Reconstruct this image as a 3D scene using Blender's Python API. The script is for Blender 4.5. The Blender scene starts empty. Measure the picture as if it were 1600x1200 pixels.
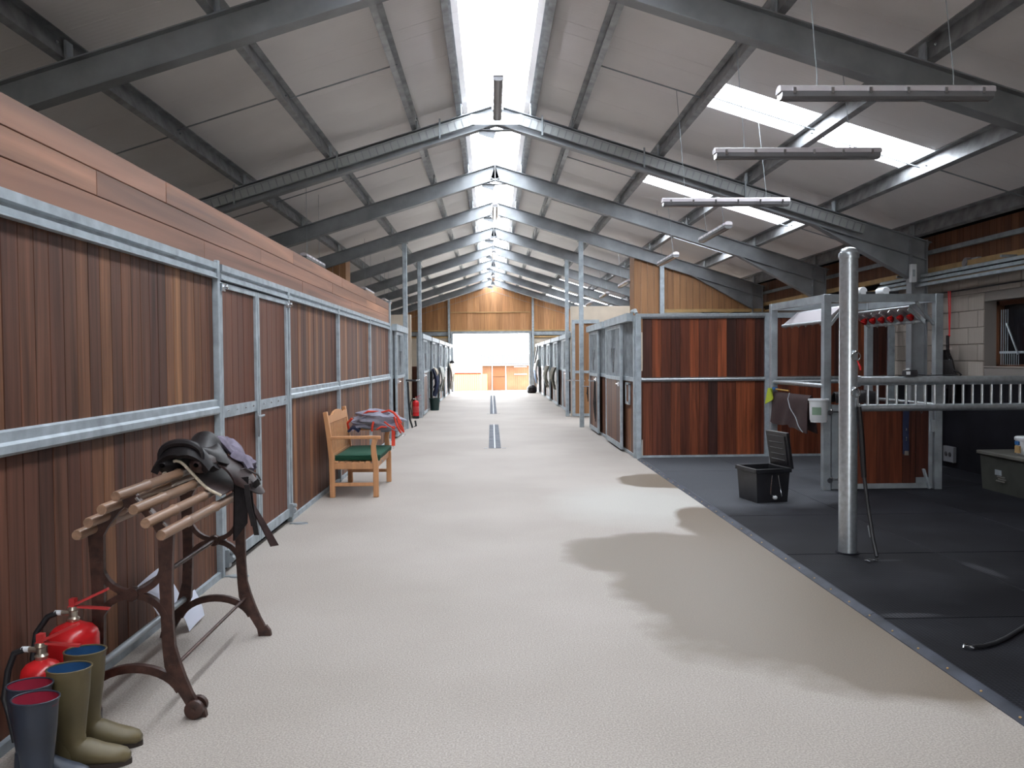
import bpy, math, random
from mathutils import Vector, Matrix
PI = math.pi
R = random.Random(7)
SC = bpy.context.scene
COL = SC.collection

# ------------------------------------------------------------ camera, sky, light, exposure
cam_d = bpy.data.cameras.new('camera')
cam = bpy.data.objects.new('camera', cam_d); COL.objects.link(cam); SC.camera = cam
cam_d.sensor_width = 36.0; cam_d.lens = 36.0*1300/1600; cam_d.clip_end = 400
_F = 1300.; _yaw = math.atan(32/_F); _pit = math.atan(39/_F); _rol = 0.008
_f = Vector((math.sin(_yaw)*math.cos(_pit), math.cos(_yaw)*math.cos(_pit), -math.sin(_pit)))
_r0 = Vector((math.cos(_yaw), -math.sin(_yaw), 0)); _u0 = _r0.cross(_f)
_r = math.cos(_rol)*_r0 - math.sin(_rol)*_u0; _u = math.sin(_rol)*_r0 + math.cos(_rol)*_u0
M = Matrix((( _r.x, _u.x, -_f.x, 0), (_r.y, _u.y, -_f.y, 0), (_r.z, _u.z, -_f.z, 1.6), (0, 0, 0, 1)))
cam.matrix_world = M; bpy.context.view_layer.update()

SC.view_settings.view_transform = 'Standard'; SC.view_settings.look = 'None'
SC.view_settings.gamma = 1.0; SC.view_settings.use_curve_mapping = False
SC.view_settings.exposure = 0.80
SC.cycles.max_bounces = 10; SC.cycles.diffuse_bounces = 6; SC.cycles.glossy_bounces = 3
SC.cycles.transparent_max_bounces = 8; SC.cycles.sample_clamp_indirect = 12
SC.cycles.use_denoising = True

w = bpy.data.worlds.new('overcast_sky'); SC.world = w; w.use_nodes = True
bg = w.node_tree.nodes['Background']
bg.inputs['Color'].default_value = (0.93, 0.965, 1.0, 1); bg.inputs['Strength'].default_value = 10.0

def portal(name, loc, sx, sy, aim):
    l = bpy.data.lights.new(name, 'AREA'); l.shape = 'RECTANGLE'; l.size = sx; l.size_y = sy
    l.cycles.is_portal = True
    o = bpy.data.objects.new(name, l); COL.objects.link(o); o.location = loc
    o.rotation_euler = Vector(aim).to_track_quat('-Z', 'Y').to_euler()
    return o
portal('ridge_portal', (0.1, 13.0, 5.50), 0.84, 57, (0, 0, -1))
portal('yard_portal', (0, 41.6, 1.45), 3.8, 2.9, (0, -1, 0))
portal('entrance_portal', (0.0, -15.0, 1.45), 3.6, 2.9, (0, 1, 0))

# ------------------------------------------------------------ materials
def newmat(name):
    m = bpy.data.materials.new(name); m.use_nodes = True
    return m, m.node_tree.nodes, m.node_tree.links, m.node_tree.nodes['Principled BSDF']
def rgb(c): return (c[0], c[1], c[2], 1)
def plain(name, c, rough=.6, metal=0., nscale=0, namt=.25, bump=0., spec=.5):
    m, N, L, P = newmat(name)
    P.inputs['Base Color'].default_value = rgb(c); P.inputs['Roughness'].default_value = rough
    P.inputs['Metallic'].default_value = metal; P.inputs['Specular IOR Level'].default_value = spec
    if nscale:
        tc = N.new('ShaderNodeTexCoord'); no = N.new('ShaderNodeTexNoise'); no.inputs['Scale'].default_value = nscale
        no.inputs['Detail'].default_value = 5
        L.new(tc.outputs['Object'], no.inputs['Vector'])
        r = N.new('ShaderNodeValToRGB'); r.color_ramp.elements[0].position = .3; r.color_ramp.elements[1].position = .7
        r.color_ramp.elements[0].color = rgb([x*(1-namt) for x in c]); r.color_ramp.elements[1].color = rgb([min(1, x*(1+namt)) for x in c])
        L.new(no.outputs['Fac'], r.inputs['Fac']); L.new(r.outputs['Color'], P.inputs['Base Color'])
        if bump:
            b = N.new('ShaderNodeBump'); b.inputs['Strength'].default_value = bump; b.inputs['Distance'].default_value = .004
            L.new(no.outputs['Fac'], b.inputs['Height']); L.new(b.outputs['Normal'], P.inputs['Normal'])
    return m
def wood(name, cols, axis='Z', rough=.5, grain=.45, spec=.4, gs=1.0):
    """per-object random tone from cols, with grain stretched along an axis"""
    m, N, L, P = newmat(name)
    P.inputs['Roughness'].default_value = rough; P.inputs['Specular IOR Level'].default_value = spec
    oi = N.new('ShaderNodeObjectInfo'); r = N.new('ShaderNodeValToRGB')
    cr = r.color_ramp
    for i, c in enumerate(cols):
        p = i/max(1, len(cols)-1)
        e = cr.elements[i] if i < 2 else cr.elements.new(p)
        e.position = p; e.color = rgb(c)
    if len(cols) > 2:
        for i, c in enumerate(cols):
            cr.elements[i].position = i/(len(cols)-1); cr.elements[i].color = rgb(c)
    L.new(oi.outputs['Random'], r.inputs['Fac'])
    tc = N.new('ShaderNodeTexCoord'); mp = N.new('ShaderNodeMapping')
    s = {'Z': (22, 22, .9), 'Y': (22, .9, 22), 'X': (.9, 22, 22)}[axis]
    mp.inputs['Scale'].default_value = [v*gs for v in s]
    ad = N.new('ShaderNodeVectorMath'); ad.operation = 'ADD'
    mu = N.new('ShaderNodeMath'); mu.operation = 'MULTIPLY'; mu.inputs[1].default_value = 37.
    cb = N.new('ShaderNodeCombineXYZ')
    L.new(oi.outputs['Random'], mu.inputs[0])
    for k in range(3): L.new(mu.outputs[0], cb.inputs[k])
    L.new(tc.outputs['Object'], mp.inputs['Vector']); L.new(mp.outputs[0], ad.inputs[0]); L.new(cb.outputs[0], ad.inputs[1])
    no = N.new('ShaderNodeTexNoise'); no.inputs['Scale'].default_value = 1.; no.inputs['Detail'].default_value = 6
    no.inputs['Distortion'].default_value = .8
    L.new(ad.outputs[0], no.inputs['Vector'])
    mr = N.new('ShaderNodeMapRange'); mr.inputs[1].default_value = .25; mr.inputs[2].default_value = .75
    mr.inputs[3].default_value = 1-grain; mr.inputs[4].default_value = 1+grain
    L.new(no.outputs['Fac'], mr.inputs[0])
    vm = N.new('ShaderNodeVectorMath'); vm.operation = 'SCALE'
    L.new(r.outputs['Color'], vm.inputs[0]); L.new(mr.outputs[0], vm.inputs['Scale'])
    L.new(vm.outputs[0], P.inputs['Base Color'])
    b = N.new('ShaderNodeBump'); b.inputs['Strength'].default_value = .15; b.inputs['Distance'].default_value = .002
    L.new(no.outputs['Fac'], b.inputs['Height']); L.new(b.outputs['Normal'], P.inputs['Normal'])
    return m

GALV = plain('galvanised_steel', (.34, .385, .415), .58, .25, 9, .22)
GALVD = plain('weathered_steel', (.30, .33, .35), .5, .5, 5, .25)
STEEL = plain('painted_roof_steel', (.26, .275, .29), .55, .35, 3, .2)
PURLIN = plain('galvanised_purlin', (.29, .30, .31), .48, .55, 6, .3)
CHROME = plain('bright_steel', (.75, .77, .8), .2, 1.0)
TUBE = plain('smooth_galvanised_tube', (.48, .52, .55), .30, .8, 30, .14)
PLK = wood('dark_hardwood_plank', [(.055, .024, .016), (.115, .048, .029), (.070, .028, .019), (.20, .088, .042), (.060, .026, .018), (.13, .056, .032), (.080, .030, .020), (.27, .125, .056)], 'Z', .55, .55, .25)
PLKD = wood('door_hardwood_plank', [(.10, .034, .020), (.125, .045, .025), (.11, .038, .022)], 'Z', .5, .35, .3)
PLKR = wood('red_hardwood_plank', [(.040, .014, .010), (.13, .034, .016), (.05, .016, .011), (.24, .062, .024), (.035, .015, .013), (.15, .040, .018), (.08, .022, .013), (.19, .05, .02)], 'Z', .4, .6, .3)
BRD = wood('hardwood_board', [(.19, .090, .056), (.26, .120, .068), (.22, .105, .068), (.30, .14, .075)], 'Y', .5, .55, gs=.3)
GAB = wood('larch_cladding', [(.30, .145, .06), (.42, .21, .085), (.36, .17, .07), (.46, .24, .11)], 'Z', .6, .3)
GABP = wood('larch_joined_cladding', [(.38, .19, .08), (.42, .21, .085)], 'Z', .6, .5)
TIM = plain('timber_rail', (.40, .26, .11), .6, 0, 6, .2)
TEAK = wood('teak', [(.50, .245, .11), (.56, .28, .13)], 'Z', .5, .18)
POLE = wood('turned_pole_wood', [(.22, .13, .085), (.27, .165, .105), (.19, .11, .07)], 'Y', .4, .4)
IRON = plain('rusty_cast_iron', (.050, .022, .016), .45, .25, 25, .5, .4)
BLACK = plain('black_leather', (.010, .008, .009), .5, 0, 30, .4, .3, spec=.3)
BROWNL = plain('dark_brown_leather', (.028, .015, .014), .5, 0, 12, .5, spec=.3)
CREAM = plain('cream_fleece', (.50, .44, .34), .9, 0, 60, .2, .5)
LILAC = plain('grey_lilac_cloth', (.17, .15, .20), .85, 0, 20, .25, .3)
REDP = plain('red_painted_steel', (.50, .012, .015), .25, 0, 4, .1)
REDD = plain('red_lever', (.42, .03, .03), .4)
BRASS = plain('nickel_valve', (.5, .46, .38), .3, .9)
HOSE = plain('black_rubber_hose', (.012, .012, .014), .5)
OLIVE = plain('olive_rubber', (.105, .082, .038), .5, 0, 7, .25)
NAVY = plain('navy_rubber', (.020, .027, .042), .42, 0, 6, .35)
BLUEL = plain('blue_lining', (.010, .070, .19), .8)
CRIML = plain('crimson_lining', (.30, .010, .035), .8)
SOLE = plain('dark_sole', (.03, .02, .016), .7)
PAPER = plain('white_paper', (.72, .76, .88), .8)
GREENF = plain('green_canvas', (.004, .062, .034), .9, 0, 90, .15, .3)
RUGG = plain('grey_ripstop', (.24, .24, .30), .7, 0, 12, .2)
RUGO = plain('orange_red_trim', (.62, .045, .018), .7)
RUGN = plain('navy_rug', (.010, .016, .05), .8)
RUGC = plain('cream_rug', (.50, .44, .36), .85, 0, 15, .2)
RUGW = plain('pale_grey_rug', (.52, .53, .50), .85, 0, 12, .25)
RUGK = plain('khaki_rug', (.20, .185, .15), .85, 0, 15, .25)
RUGB = plain('maroon_brown_rug', (.026, .010, .010), .9, 0, 30, .3)
PLASW = plain('white_plastic', (.62, .64, .66), .4)
PLASB = plain('black_plastic', (.014, .014, .017), .42, 0, 8, .3)
PLASG = plain('dark_green_plastic', (.008, .028, .026), .45)
YELL = plain('lime_cloth', (.30, .36, .02), .8)
BLUEP = plain('blue_plastic', (.02, .11, .30), .5)
REDR = plain('red_cord', (.55, .02, .025), .7)
BLOCK = wood('fairfaced_blockwork', [(.30, .265, .235), (.34, .30, .265), (.32, .28, .25)], 'Z', .9, .08, .2, 2.)
MORTAR = plain('mortar', (.21, .19, .175), .95)
CBLOCK = plain('cream_blockwork', (.58, .50, .40), .9, 0, 3, .08)
RUBW = plain('rubber_lining_and_gap_dark', (.007, .007, .010), .75, 0, 3, .3, spec=.12)
TRUNK = plain('olive_trunk', (.030, .032, .026), .6, 0, 5, .3)
TRUNKT = plain('trunk_lid', (.085, .082, .07), .6, 0, 5, .2)
KERB = plain('rubber_edge_strip', (.035, .04, .055), .6, 0, 4, .5, spec=.25)
DIFF = plain('clear_diffuser', (.20, .20, .21), .12, 0)
BATT = plain('batten_body', (.62, .58, .61), .4, .1)
REDB = plain('infrared_bulb', (.30, .008, .008), .15)
REFL = plain('lamp_reflector', (.72, .74, .75), .22, .9)
GLOSSY = plain('glass_pane', (.03, .035, .04), .08, 0)
TRAYM = plain('cable_tray_steel', (.36, .38, .38), .5, .4)

# insulated roof sheet
def m_roof():
    m, N, L, P = newmat('insulated_roof_sheet')
    P.inputs['Roughness'].default_value = .55
    tc = N.new('ShaderNodeTexCoord')
    no = N.new('ShaderNodeTexNoise'); no.inputs['Scale'].default_value = .9; no.inputs['Detail'].default_value = 4
    L.new(tc.outputs['Object'], no.inputs['Vector'])
    r = N.new('ShaderNodeValToRGB'); r.color_ramp.elements[0].position = .3; r.color_ramp.elements[1].position = .7
    r.color_ramp.elements[0].color = (.76, .73, .72, 1); r.color_ramp.elements[1].color = (.86, .83, .815, 1)
    L.new(no.outputs['Fac'], r.inputs['Fac']); L.new(r.outputs['Color'], P.inputs['Base Color'])
    wv = N.new('ShaderNodeTexWave'); wv.bands_direction = 'Y'; wv.inputs['Scale'].default_value = 5.
    L.new(tc.outputs['Object'], wv.inputs['Vector'])
    b = N.new('ShaderNodeBump'); b.inputs['Strength'].default_value = .25; b.inputs['Distance'].default_value = .003
    L.new(wv.outputs['Fac'], b.inputs['Height']); L.new(b.outputs['Normal'], P.inputs['Normal'])
    return m
ROOF = m_roof()
def m_sky_panel():
    m, N, L, P = newmat('polycarbonate_rooflight')
    N.remove(P); out = [n for n in N if n.type == 'OUTPUT_MATERIAL'][0]
    t = N.new('ShaderNodeBsdfTransparent'); t.inputs[0].default_value = (.97, .98, 1, 1)
    d = N.new('ShaderNodeBsdfTranslucent'); d.inputs[0].default_value = (.9, .92, .95, 1)
    x = N.new('ShaderNodeMixShader'); x.inputs[0].default_value = .12
    L.new(t.outputs[0], x.inputs[1]); L.new(d.outputs[0], x.inputs[2]); L.new(x.outputs[0], out.inputs[0])
    return m
POLY = m_sky_panel()

def ellipse_mask(N, L, pos, specs, distort=.35, soft=.12):
    """max over ellipses of a soft inside-mask in world XY with a noisy edge (a stain's own outline)"""
    no = N.new('ShaderNodeTexNoise'); no.inputs['Scale'].default_value = 1.7; no.inputs['Detail'].default_value = 6
    L.new(pos, no.inputs['Vector'])
    sx = N.new('ShaderNodeSeparateXYZ'); L.new(pos, sx.inputs[0])
    last = None
    for (cx, cy, rx, ry, k) in specs:
        def m2(op, a, b):
            n = N.new('ShaderNodeMath'); n.operation = op
            for i, v in enumerate((a, b)):
                if isinstance(v, (int, float)): n.inputs[i].default_value = v
                else: L.new(v, n.inputs[i])
            return n.outputs[0]
        # sheared ellipse: x' = x + k*(y-cy)
        yy = m2('SUBTRACT', sx.outputs[1], cy); xx = m2('SUBTRACT', sx.outputs[0], cx)
        xx = m2('ADD', xx, m2('MULTIPLY', yy, k))
        a = m2('POWER', m2('DIVIDE', xx, rx), 2.); b = m2('POWER', m2('DIVIDE', yy, ry), 2.)
        d = m2('SQRT', m2('ADD', a, b), 0)
        d = m2('ADD', d, m2('MULTIPLY', m2('SUBTRACT', no.outputs['Fac'], .5), distort*2))
        mr = N.new('ShaderNodeMapRange'); mr.inputs[1].default_value = 1+soft/2; mr.inputs[2].default_value = 1-soft/2
        L.new(d, mr.inputs[0]); o = mr.outputs[0]
        last = o if last is None else m2('MAXIMUM', last, o)
    return last
def mixc(N, L, fac, a, b):
    x = N.new('ShaderNodeMix'); x.data_type = 'RGBA'
    if isinstance(fac, float): x.inputs[0].default_value = fac
    else: L.new(fac, x.inputs[0])
    for i, v in ((6, a), (7, b)):
        if isinstance(v, tuple): x.inputs[i].default_value = rgb(v)
        else: L.new(v, x.inputs[i])
    return x.outputs[2]
def m_floor():
    m, N, L, P = newmat('brushed_concrete')
    g = N.new('ShaderNodeNewGeometry'); pos = g.outputs['Position']
    n1 = N.new('ShaderNodeTexNoise'); n1.inputs['Scale'].default_value = .55; n1.inputs['Detail'].default_value = 8
    L.new(pos, n1.inputs['Vector'])
    r = N.new('ShaderNodeValToRGB'); r.color_ramp.elements[0].position = .35; r.color_ramp.elements[1].position = .65
    r.color_ramp.elements[0].color = (.34, .303, .268, 1); r.color_ramp.elements[1].color = (.395, .357, .32, 1)
    L.new(n1.outputs['Fac'], r.inputs['Fac'])
    n2 = N.new('ShaderNodeTexNoise'); n2.inputs['Scale'].default_value = 120.; n2.inputs['Detail'].default_value = 3
    L.new(pos, n2.inputs['Vector'])
    sp = N.new('ShaderNodeMapRange'); sp.inputs[1].default_value = .35; sp.inputs[2].default_value = .65
    sp.inputs[3].default_value = .88; sp.inputs[4].default_value = 1.1
    L.new(n2.outputs['Fac'], sp.inputs[0])
    vm = N.new('ShaderNodeVectorMath'); vm.operation = 'SCALE'; L.new(r.outputs['Color'], vm.inputs[0]); L.new(sp.outputs[0], vm.inputs['Scale'])
    # soft pale patch, then the damp patch beside the wash bay
    pale = ellipse_mask(N, L, pos, [(1.6, 9.1, .8, 1.1, 0.)], .30, .8)
    c = mixc(N, L, pale, vm.outputs[0], (.43, .415, .38))
    damp = ellipse_mask(N, L, pos, [(2.30, 5.65, 1.42, 1.95, 0.), (1.5, 6.75, .95, .75, 0.), (2.15, 10.75, .5, .65, .0), (2.25, 7.7, .46, 1.1, 0)], .26, .14)
    c2 = mixc(N, L, damp, c, (.172, .136, .100))
    wetn = N.new('ShaderNodeVectorMath'); wetn.operation = 'SCALE'; L.new(c2, wetn.inputs[0]); L.new(sp.outputs[0], wetn.inputs['Scale'])
    L.new(wetn.outputs[0], P.inputs['Base Color'])
    rr = N.new('ShaderNodeMapRange'); rr.inputs[3].default_value = .72; rr.inputs[4].default_value = .42
    L.new(damp, rr.inputs[0]); L.new(rr.outputs[0], P.inputs['Roughness'])
    P.inputs['Specular IOR Level'].default_value = .4
    b = N.new('ShaderNodeBump'); b.inputs['Strength'].default_value = .2; b.inputs['Distance'].default_value = .003
    L.new(n2.outputs['Fac'], b.inputs['Height']); L.new(b.outputs['Normal'], P.inputs['Normal'])
    return m
FLOOR = m_floor()
def m_mat():
    m, N, L, P = newmat('studded_rubber_mat')
    g = N.new('ShaderNodeNewGeometry'); pos = g.outputs['Position']
    vo = N.new('ShaderNodeTexVoronoi'); vo.inputs['Scale'].default_value = 42.; vo.inputs['Randomness'].default_value = 0.
    L.new(pos, vo.inputs['Vector'])
    n1 = N.new('ShaderNodeTexNoise'); n1.inputs['Scale'].default_value = 1.3; n1.inputs['Detail'].default_value = 8
    L.new(pos, n1.inputs['Vector'])
    r = N.new('ShaderNodeValToRGB'); r.color_ramp.elements[0].position = .42; r.color_ramp.elements[1].position = .75
    r.color_ramp.elements[0].color = (.008, .008, .011, 1); r.color_ramp.elements[1].color = (.022, .023, .029, 1)
    L.new(n1.outputs['Fac'], r.inputs['Fac'])
    dry = ellipse_mask(N, L, pos, [(2.6, 11.2, 1.9, 2.7, .0), (3.7, 12.4, 3.2, 1.3, 0)], .18, .2)
    smear = ellipse_mask(N, L, pos, [(3.62, 6.0, .05, .22, .1), (3.05, 6.33, .13, .03, 0), (2.55, 4.97, .15, .035, 0), (3.6, 5.0, .03, .3, 0)], .9, .6)
    sm = N.new('ShaderNodeMath'); sm.operation = 'MULTIPLY'; sm.inputs[1].default_value = .55; L.new(smear, sm.inputs[0])
    c0 = mixc(N, L, sm.outputs[0], r.outputs['Color'], (.085, .085, .095))
    c = mixc(N, L, dry, c0, (.10, .105, .118))
    st_ = N.new('ShaderNodeMapRange'); st_.inputs[1].default_value = .25; st_.inputs[2].default_value = .45; st_.inputs[3].default_value = 1.5; st_.inputs[4].default_value = .45
    L.new(vo.outputs['Distance'], st_.inputs[0])
    sv = N.new('ShaderNodeVectorMath'); sv.operation = 'SCALE'; L.new(c, sv.inputs[0]); L.new(st_.outputs[0], sv.inputs['Scale']); c = sv.outputs[0]
    L.new(c, P.inputs['Base Color'])
    rr = N.new('ShaderNodeMapRange'); rr.inputs[3].default_value = .65; rr.inputs[4].default_value = .85; P.inputs['Specular IOR Level'].default_value = .12
    L.new(dry, rr.inputs[0]); L.new(rr.outputs[0], P.inputs['Roughness'])
    b = N.new('ShaderNodeBump'); b.inputs['Strength'].default_value = .5; b.inputs['Distance'].default_value = .004; b.invert = True
    L.new(vo.outputs['Distance'], b.inputs['Height']); L.new(b.outputs['Normal'], P.inputs['Normal'])
    return m
RMAT = m_mat()

# ------------------------------------------------------------ mesh helpers
ORG = {}
class MB:
    def __init__(s): s.v = []; s.f = []
    def add(s, vs, fs):
        o = len(s.v); s.v += [tuple(p) for p in vs]; s.f += [tuple(i+o for i in f) for f in fs]; return s
    def box(s, x0, x1, y0, y1, z0, z1):
        if x0 > x1: x0, x1 = x1, x0
        if y0 > y1: y0, y1 = y1, y0
        if z0 > z1: z0, z1 = z1, z0
        return s.add([(x0,y0,z0),(x1,y0,z0),(x1,y1,z0),(x0,y1,z0),(x0,y0,z1),(x1,y0,z1),(x1,y1,z1),(x0,y1,z1)],
                     [(0,3,2,1),(4,5,6,7),(0,1,5,4),(1,2,6,5),(2,3,7,6),(3,0,4,7)])
    def sweep(s, prof, p0, p1, up=(0,0,1)):
        """closed 2-D profile (side, up) swept from p0 to p1"""
        p0 = Vector(p0); p1 = Vector(p1); d = (p1-p0).normalized(); sd = d.cross(Vector(up)).normalized(); uu = sd.cross(d)
        n = len(prof); vs = []
        for p in (p0, p1):
            for a, b in prof: vs.append(p + sd*a + uu*b)
        fs = [(i, (i+1) % n, (i+1) % n+n, i+n) for i in range(n)]
        fs += [tuple(range(n-1, -1, -1)), tuple(range(n, 2*n))]
        return s.add(vs, fs)
    def bar(s, p0, p1, w_, h_, up=(0,0,1)):
        a, b = w_/2, h_/2
        return s.sweep([(-a,-b),(a,-b),(a,b),(-a,b)], p0, p1, up)
    def tube(s, pts, r, n=8, caps=True, closed=False):
        P = [Vector(p) for p in pts]; k = len(P)
        rs = r if isinstance(r, (list, tuple)) else [r]*k
        vs = []; prev = None
        for i, p in enumerate(P):
            if closed: t = P[(i+1) % k]-P[i-1]
            else: t = P[min(i+1, k-1)]-P[max(i-1, 0)]
            t = t.normalized() if t.length > 1e-9 else Vector((0,0,1))
            if prev is None:
                a = Vector((0,0,1)) if abs(t.z) < .9 else Vector((1,0,0))
                a = (a - t*a.dot(t)).normalized()
            else: a = (prev - t*prev.dot(t)).normalized()
            prev = a; b = t.cross(a)
            for j in range(n):
                th = 2*PI*j/n; vs.append(p + (a*math.cos(th)+b*math.sin(th))*rs[i])
        fs = []
        for i in range(k if closed else k-1):
            i2 = (i+1) % k
            for j in range(n): fs.append((i*n+j, i*n+(j+1) % n, i2*n+(j+1) % n, i2*n+j))
        if caps and not closed: fs += [tuple(range(n-1, -1, -1)), tuple(range((k-1)*n, k*n))]
        return s.add(vs, fs)
    def lathe(s, prof, c, n=20, sx=1., sy=1., axis=(0,0,1), open_start=False):
        """prof: (radius, height); closed with caps when radius > 0"""
        q = Vector((0,0,1)).rotation_difference(Vector(axis)).to_matrix(); c = Vector(c); vs = []
        for r_, h in prof:
            for j in range(n):
                t = 2*PI*j/n; vs.append(c + q @ Vector((r_*math.cos(t)*sx, r_*math.sin(t)*sy, h)))
        k = len(prof); fs = []
        for i in range(k-1):
            for j in range(n): fs.append((i*n+j, i*n+(j+1) % n, (i+1)*n+(j+1) % n, (i+1)*n+j))
        if prof[0][0] > 1e-6 and not open_start: fs.append(tuple(range(n-1, -1, -1)))
        if prof[-1][0] > 1e-6: fs.append(tuple(range((k-1)*n, k*n)))
        return s.add(vs, fs)
    def grid(s, fn, nu, nv, th=0., nrm=None):
        """surface fn(u,v) -> point; th gives thickness along nrm (a vector or None for up)"""
        P = [[Vector(fn(i/nu, j/nv)) for j in range(nv+1)] for i in range(nu+1)]
        vs = [p for row in P for p in row]; W = nv+1
        fs = [(i*W+j, (i+1)*W+j, (i+1)*W+j+1, i*W+j+1) for i in range(nu) for j in range(nv)]
        if th:
            o = len(vs); n2 = []
            for i in range(nu+1):
                for j in range(nv+1):
                    a = P[min(i+1, nu)][j]-P[max(i-1, 0)][j]; b = P[i][min(j+1, nv)]-P[i][max(j-1, 0)]
                    nn = a.cross(b); nn = nn.normalized() if nn.length > 1e-9 else Vector((0,0,1))
                    n2.append(P[i][j]-nn*th)
            vs += n2
            fs += [tuple(x+o for x in reversed(f)) for f in fs[:]]
            for i in range(nu): fs.append((i*W, i*W+o, (i+1)*W+o, (i+1)*W)); fs.append((i*W+nv, (i+1)*W+nv, (i+1)*W+nv+o, i*W+nv+o))
            for j in range(nv): fs.append((j, j+1, j+1+o, j+o)); fs.append((nu*W+j, nu*W+j+o, nu*W+j+1+o, nu*W+j+1))
        return s.add(vs, fs)
    def build(s, name, mat, parent=None, bevel=0, smooth=True, sub=0):
        o0 = ORG.get(parent.name, (0,0,0)) if parent else (0,0,0)
        me = bpy.data.meshes.new(name)
        me.from_pydata([(x-o0[0], y-o0[1], z-o0[2]) for x, y, z in s.v], [], s.f)
        me.update()
        import bmesh
        b = bmesh.new(); b.from_mesh(me); bmesh.ops.recalc_face_normals(b, faces=b.faces); b.to_mesh(me); b.free()
        me.materials.append(mat)
        if smooth:
            me.polygons.foreach_set('use_smooth', [True]*len(me.polygons)); me.set_sharp_from_angle(angle=math.radians(38))
        o = bpy.data.objects.new(name, me); COL.objects.link(o)
        if parent: o.parent = parent; ORG[o.name] = o0
        else: ORG[o.name] = (0,0,0)
        if bevel:
            m = o.modifiers.new('bevel', 'BEVEL'); m.width = bevel; m.segments = 2; m.limit_method = 'ANGLE'
        if sub:
            m = o.modifiers.new('sub', 'SUBSURF'); m.levels = sub; m.render_levels = sub
        return o
def root(name, loc=(0,0,0)):
    o = bpy.data.objects.new(name, None); COL.objects.link(o); o.location = loc; ORG[o.name] = tuple(loc); return o
def tag(o, label, cat, group=None):
    o['label'] = label; o['category'] = cat
    if group: o['group'] = group
    return o
def thing(name, loc, label, cat, group=None): return tag(root(name, loc), label, cat, group)
def struct(o): o['kind'] = 'structure'; return o
def stuff(o): o['kind'] = 'stuff'; return o
def kids(o): return [c for c in bpy.data.objects if c.parent == o]
def copy_tree(o, loc=None, label=None, children=None):
    if children is None:
        children = {}
        for c in bpy.data.objects:
            if c.parent: children.setdefault(c.parent.name, []).append(c)
    c = o.copy(); COL.objects.link(c)
    for ch in children.get(o.name, []):
        d = copy_tree(ch, children=children); d.parent = c
    if loc is not None: c.location = loc
    if label: c['label'] = label
    return c

PCACHE = {}
def piece(name, dx, dy, dz, mat, parent, c, ch=.003):
    """a chamfered board/block centred at c (world), mesh shared between alike pieces"""
    key = (name, round(dx, 3), round(dy, 3), round(dz, 3), mat.name)
    me = PCACHE.get(key)
    if me is None:
        m = MB(); x, y, z = dx/2, dy/2, dz/2; vs = []; t = min(dx, dy, dz)*.3; h = min(ch, t)
        # three mutually inset slabs make a chamfered box: 24 verts
        for sx in (-1, 1):
            for sy in (-1, 1):
                for sz in (-1, 1):
                    vs += [(sx*x, sy*(y-h), sz*(z-h)), (sx*(x-h), sy*y, sz*(z-h)), (sx*(x-h), sy*(y-h), sz*z)]
        import bmesh
        b = bmesh.new(); [b.verts.new(p) for p in vs]; bmesh.ops.convex_hull(b, input=b.verts[:])
        bmesh.ops.dissolve_limit(b, angle_limit=.02, verts=b.verts[:], edges=b.edges[:])
        me = bpy.data.meshes.new(name); b.to_mesh(me); b.free(); me.materials.append(mat); PCACHE[key] = me
    o = bpy.data.objects.new(name, me); COL.objects.link(o); o.parent = parent
    g = ORG[parent.name]; o.location = (c[0]-g[0], c[1]-g[1], c[2]-g[2]); ORG[o.name] = g
    return o

def planks_y(parent, x, y0, y1, z0, z1, mat, w_=.12, th=.022, name='plank', jit=.0015):
    """vertical planks side by side along Y, faces towards +-X"""
    n = max(1, round((y1-y0)/w_)); w2 = (y1-y0)/n
    for i in range(n):
        piece(name, th, w2-.002, z1-z0, mat, parent, (x+R.uniform(-jit, jit), y0+(i+.5)*w2, (z0+z1)/2))
def planks_x(parent, y, x0, x1, z0, z1, mat, w_=.14, th=.022, name='plank', jit=.0015):
    n = max(1, round((x1-x0)/w_)); w2 = (x1-x0)/n
    for i in range(n):
        piece(name, w2-.002, th, z1-z0, mat, parent, (x0+(i+.5)*w2, y+R.uniform(-jit, jit), (z0+z1)/2))

XR = 0.1; ZR = 5.23; SL = .315; BAY = 3.66; Y1 = 12.03; XW = 6.5; YG = 41.35
def zr(x): return ZR - SL*abs(x-XR)
FR = [7.10] + [Y1+BAY*i for i in range(9)]         # portal frame positions (the first bay is the wide one)
FR_ALL = [-12.1, -7.3, -2.5, 2.3] + FR

# ------------------------------------------------------------ floor, ground, shell
fl = MB().box(-6.6, 6.6, -15.4, YG+.2, -.12, 0).build('floor', FLOOR); struct(fl)
gd = MB().grid(lambda u, v: (-30+60*v, YG+.2+u*60, -.005 - (min(1, u*60/37)*1.4)), 40, 4).build('ground', plain('yard_concrete', (.55, .52, .47), .9, 0, 2, .1)); struct(gd)
gf = MB().box(-30, 30, -45, -15.4, -.12, -.004).build('ground', bpy.data.materials['yard_concrete']); struct(gf)

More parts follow.
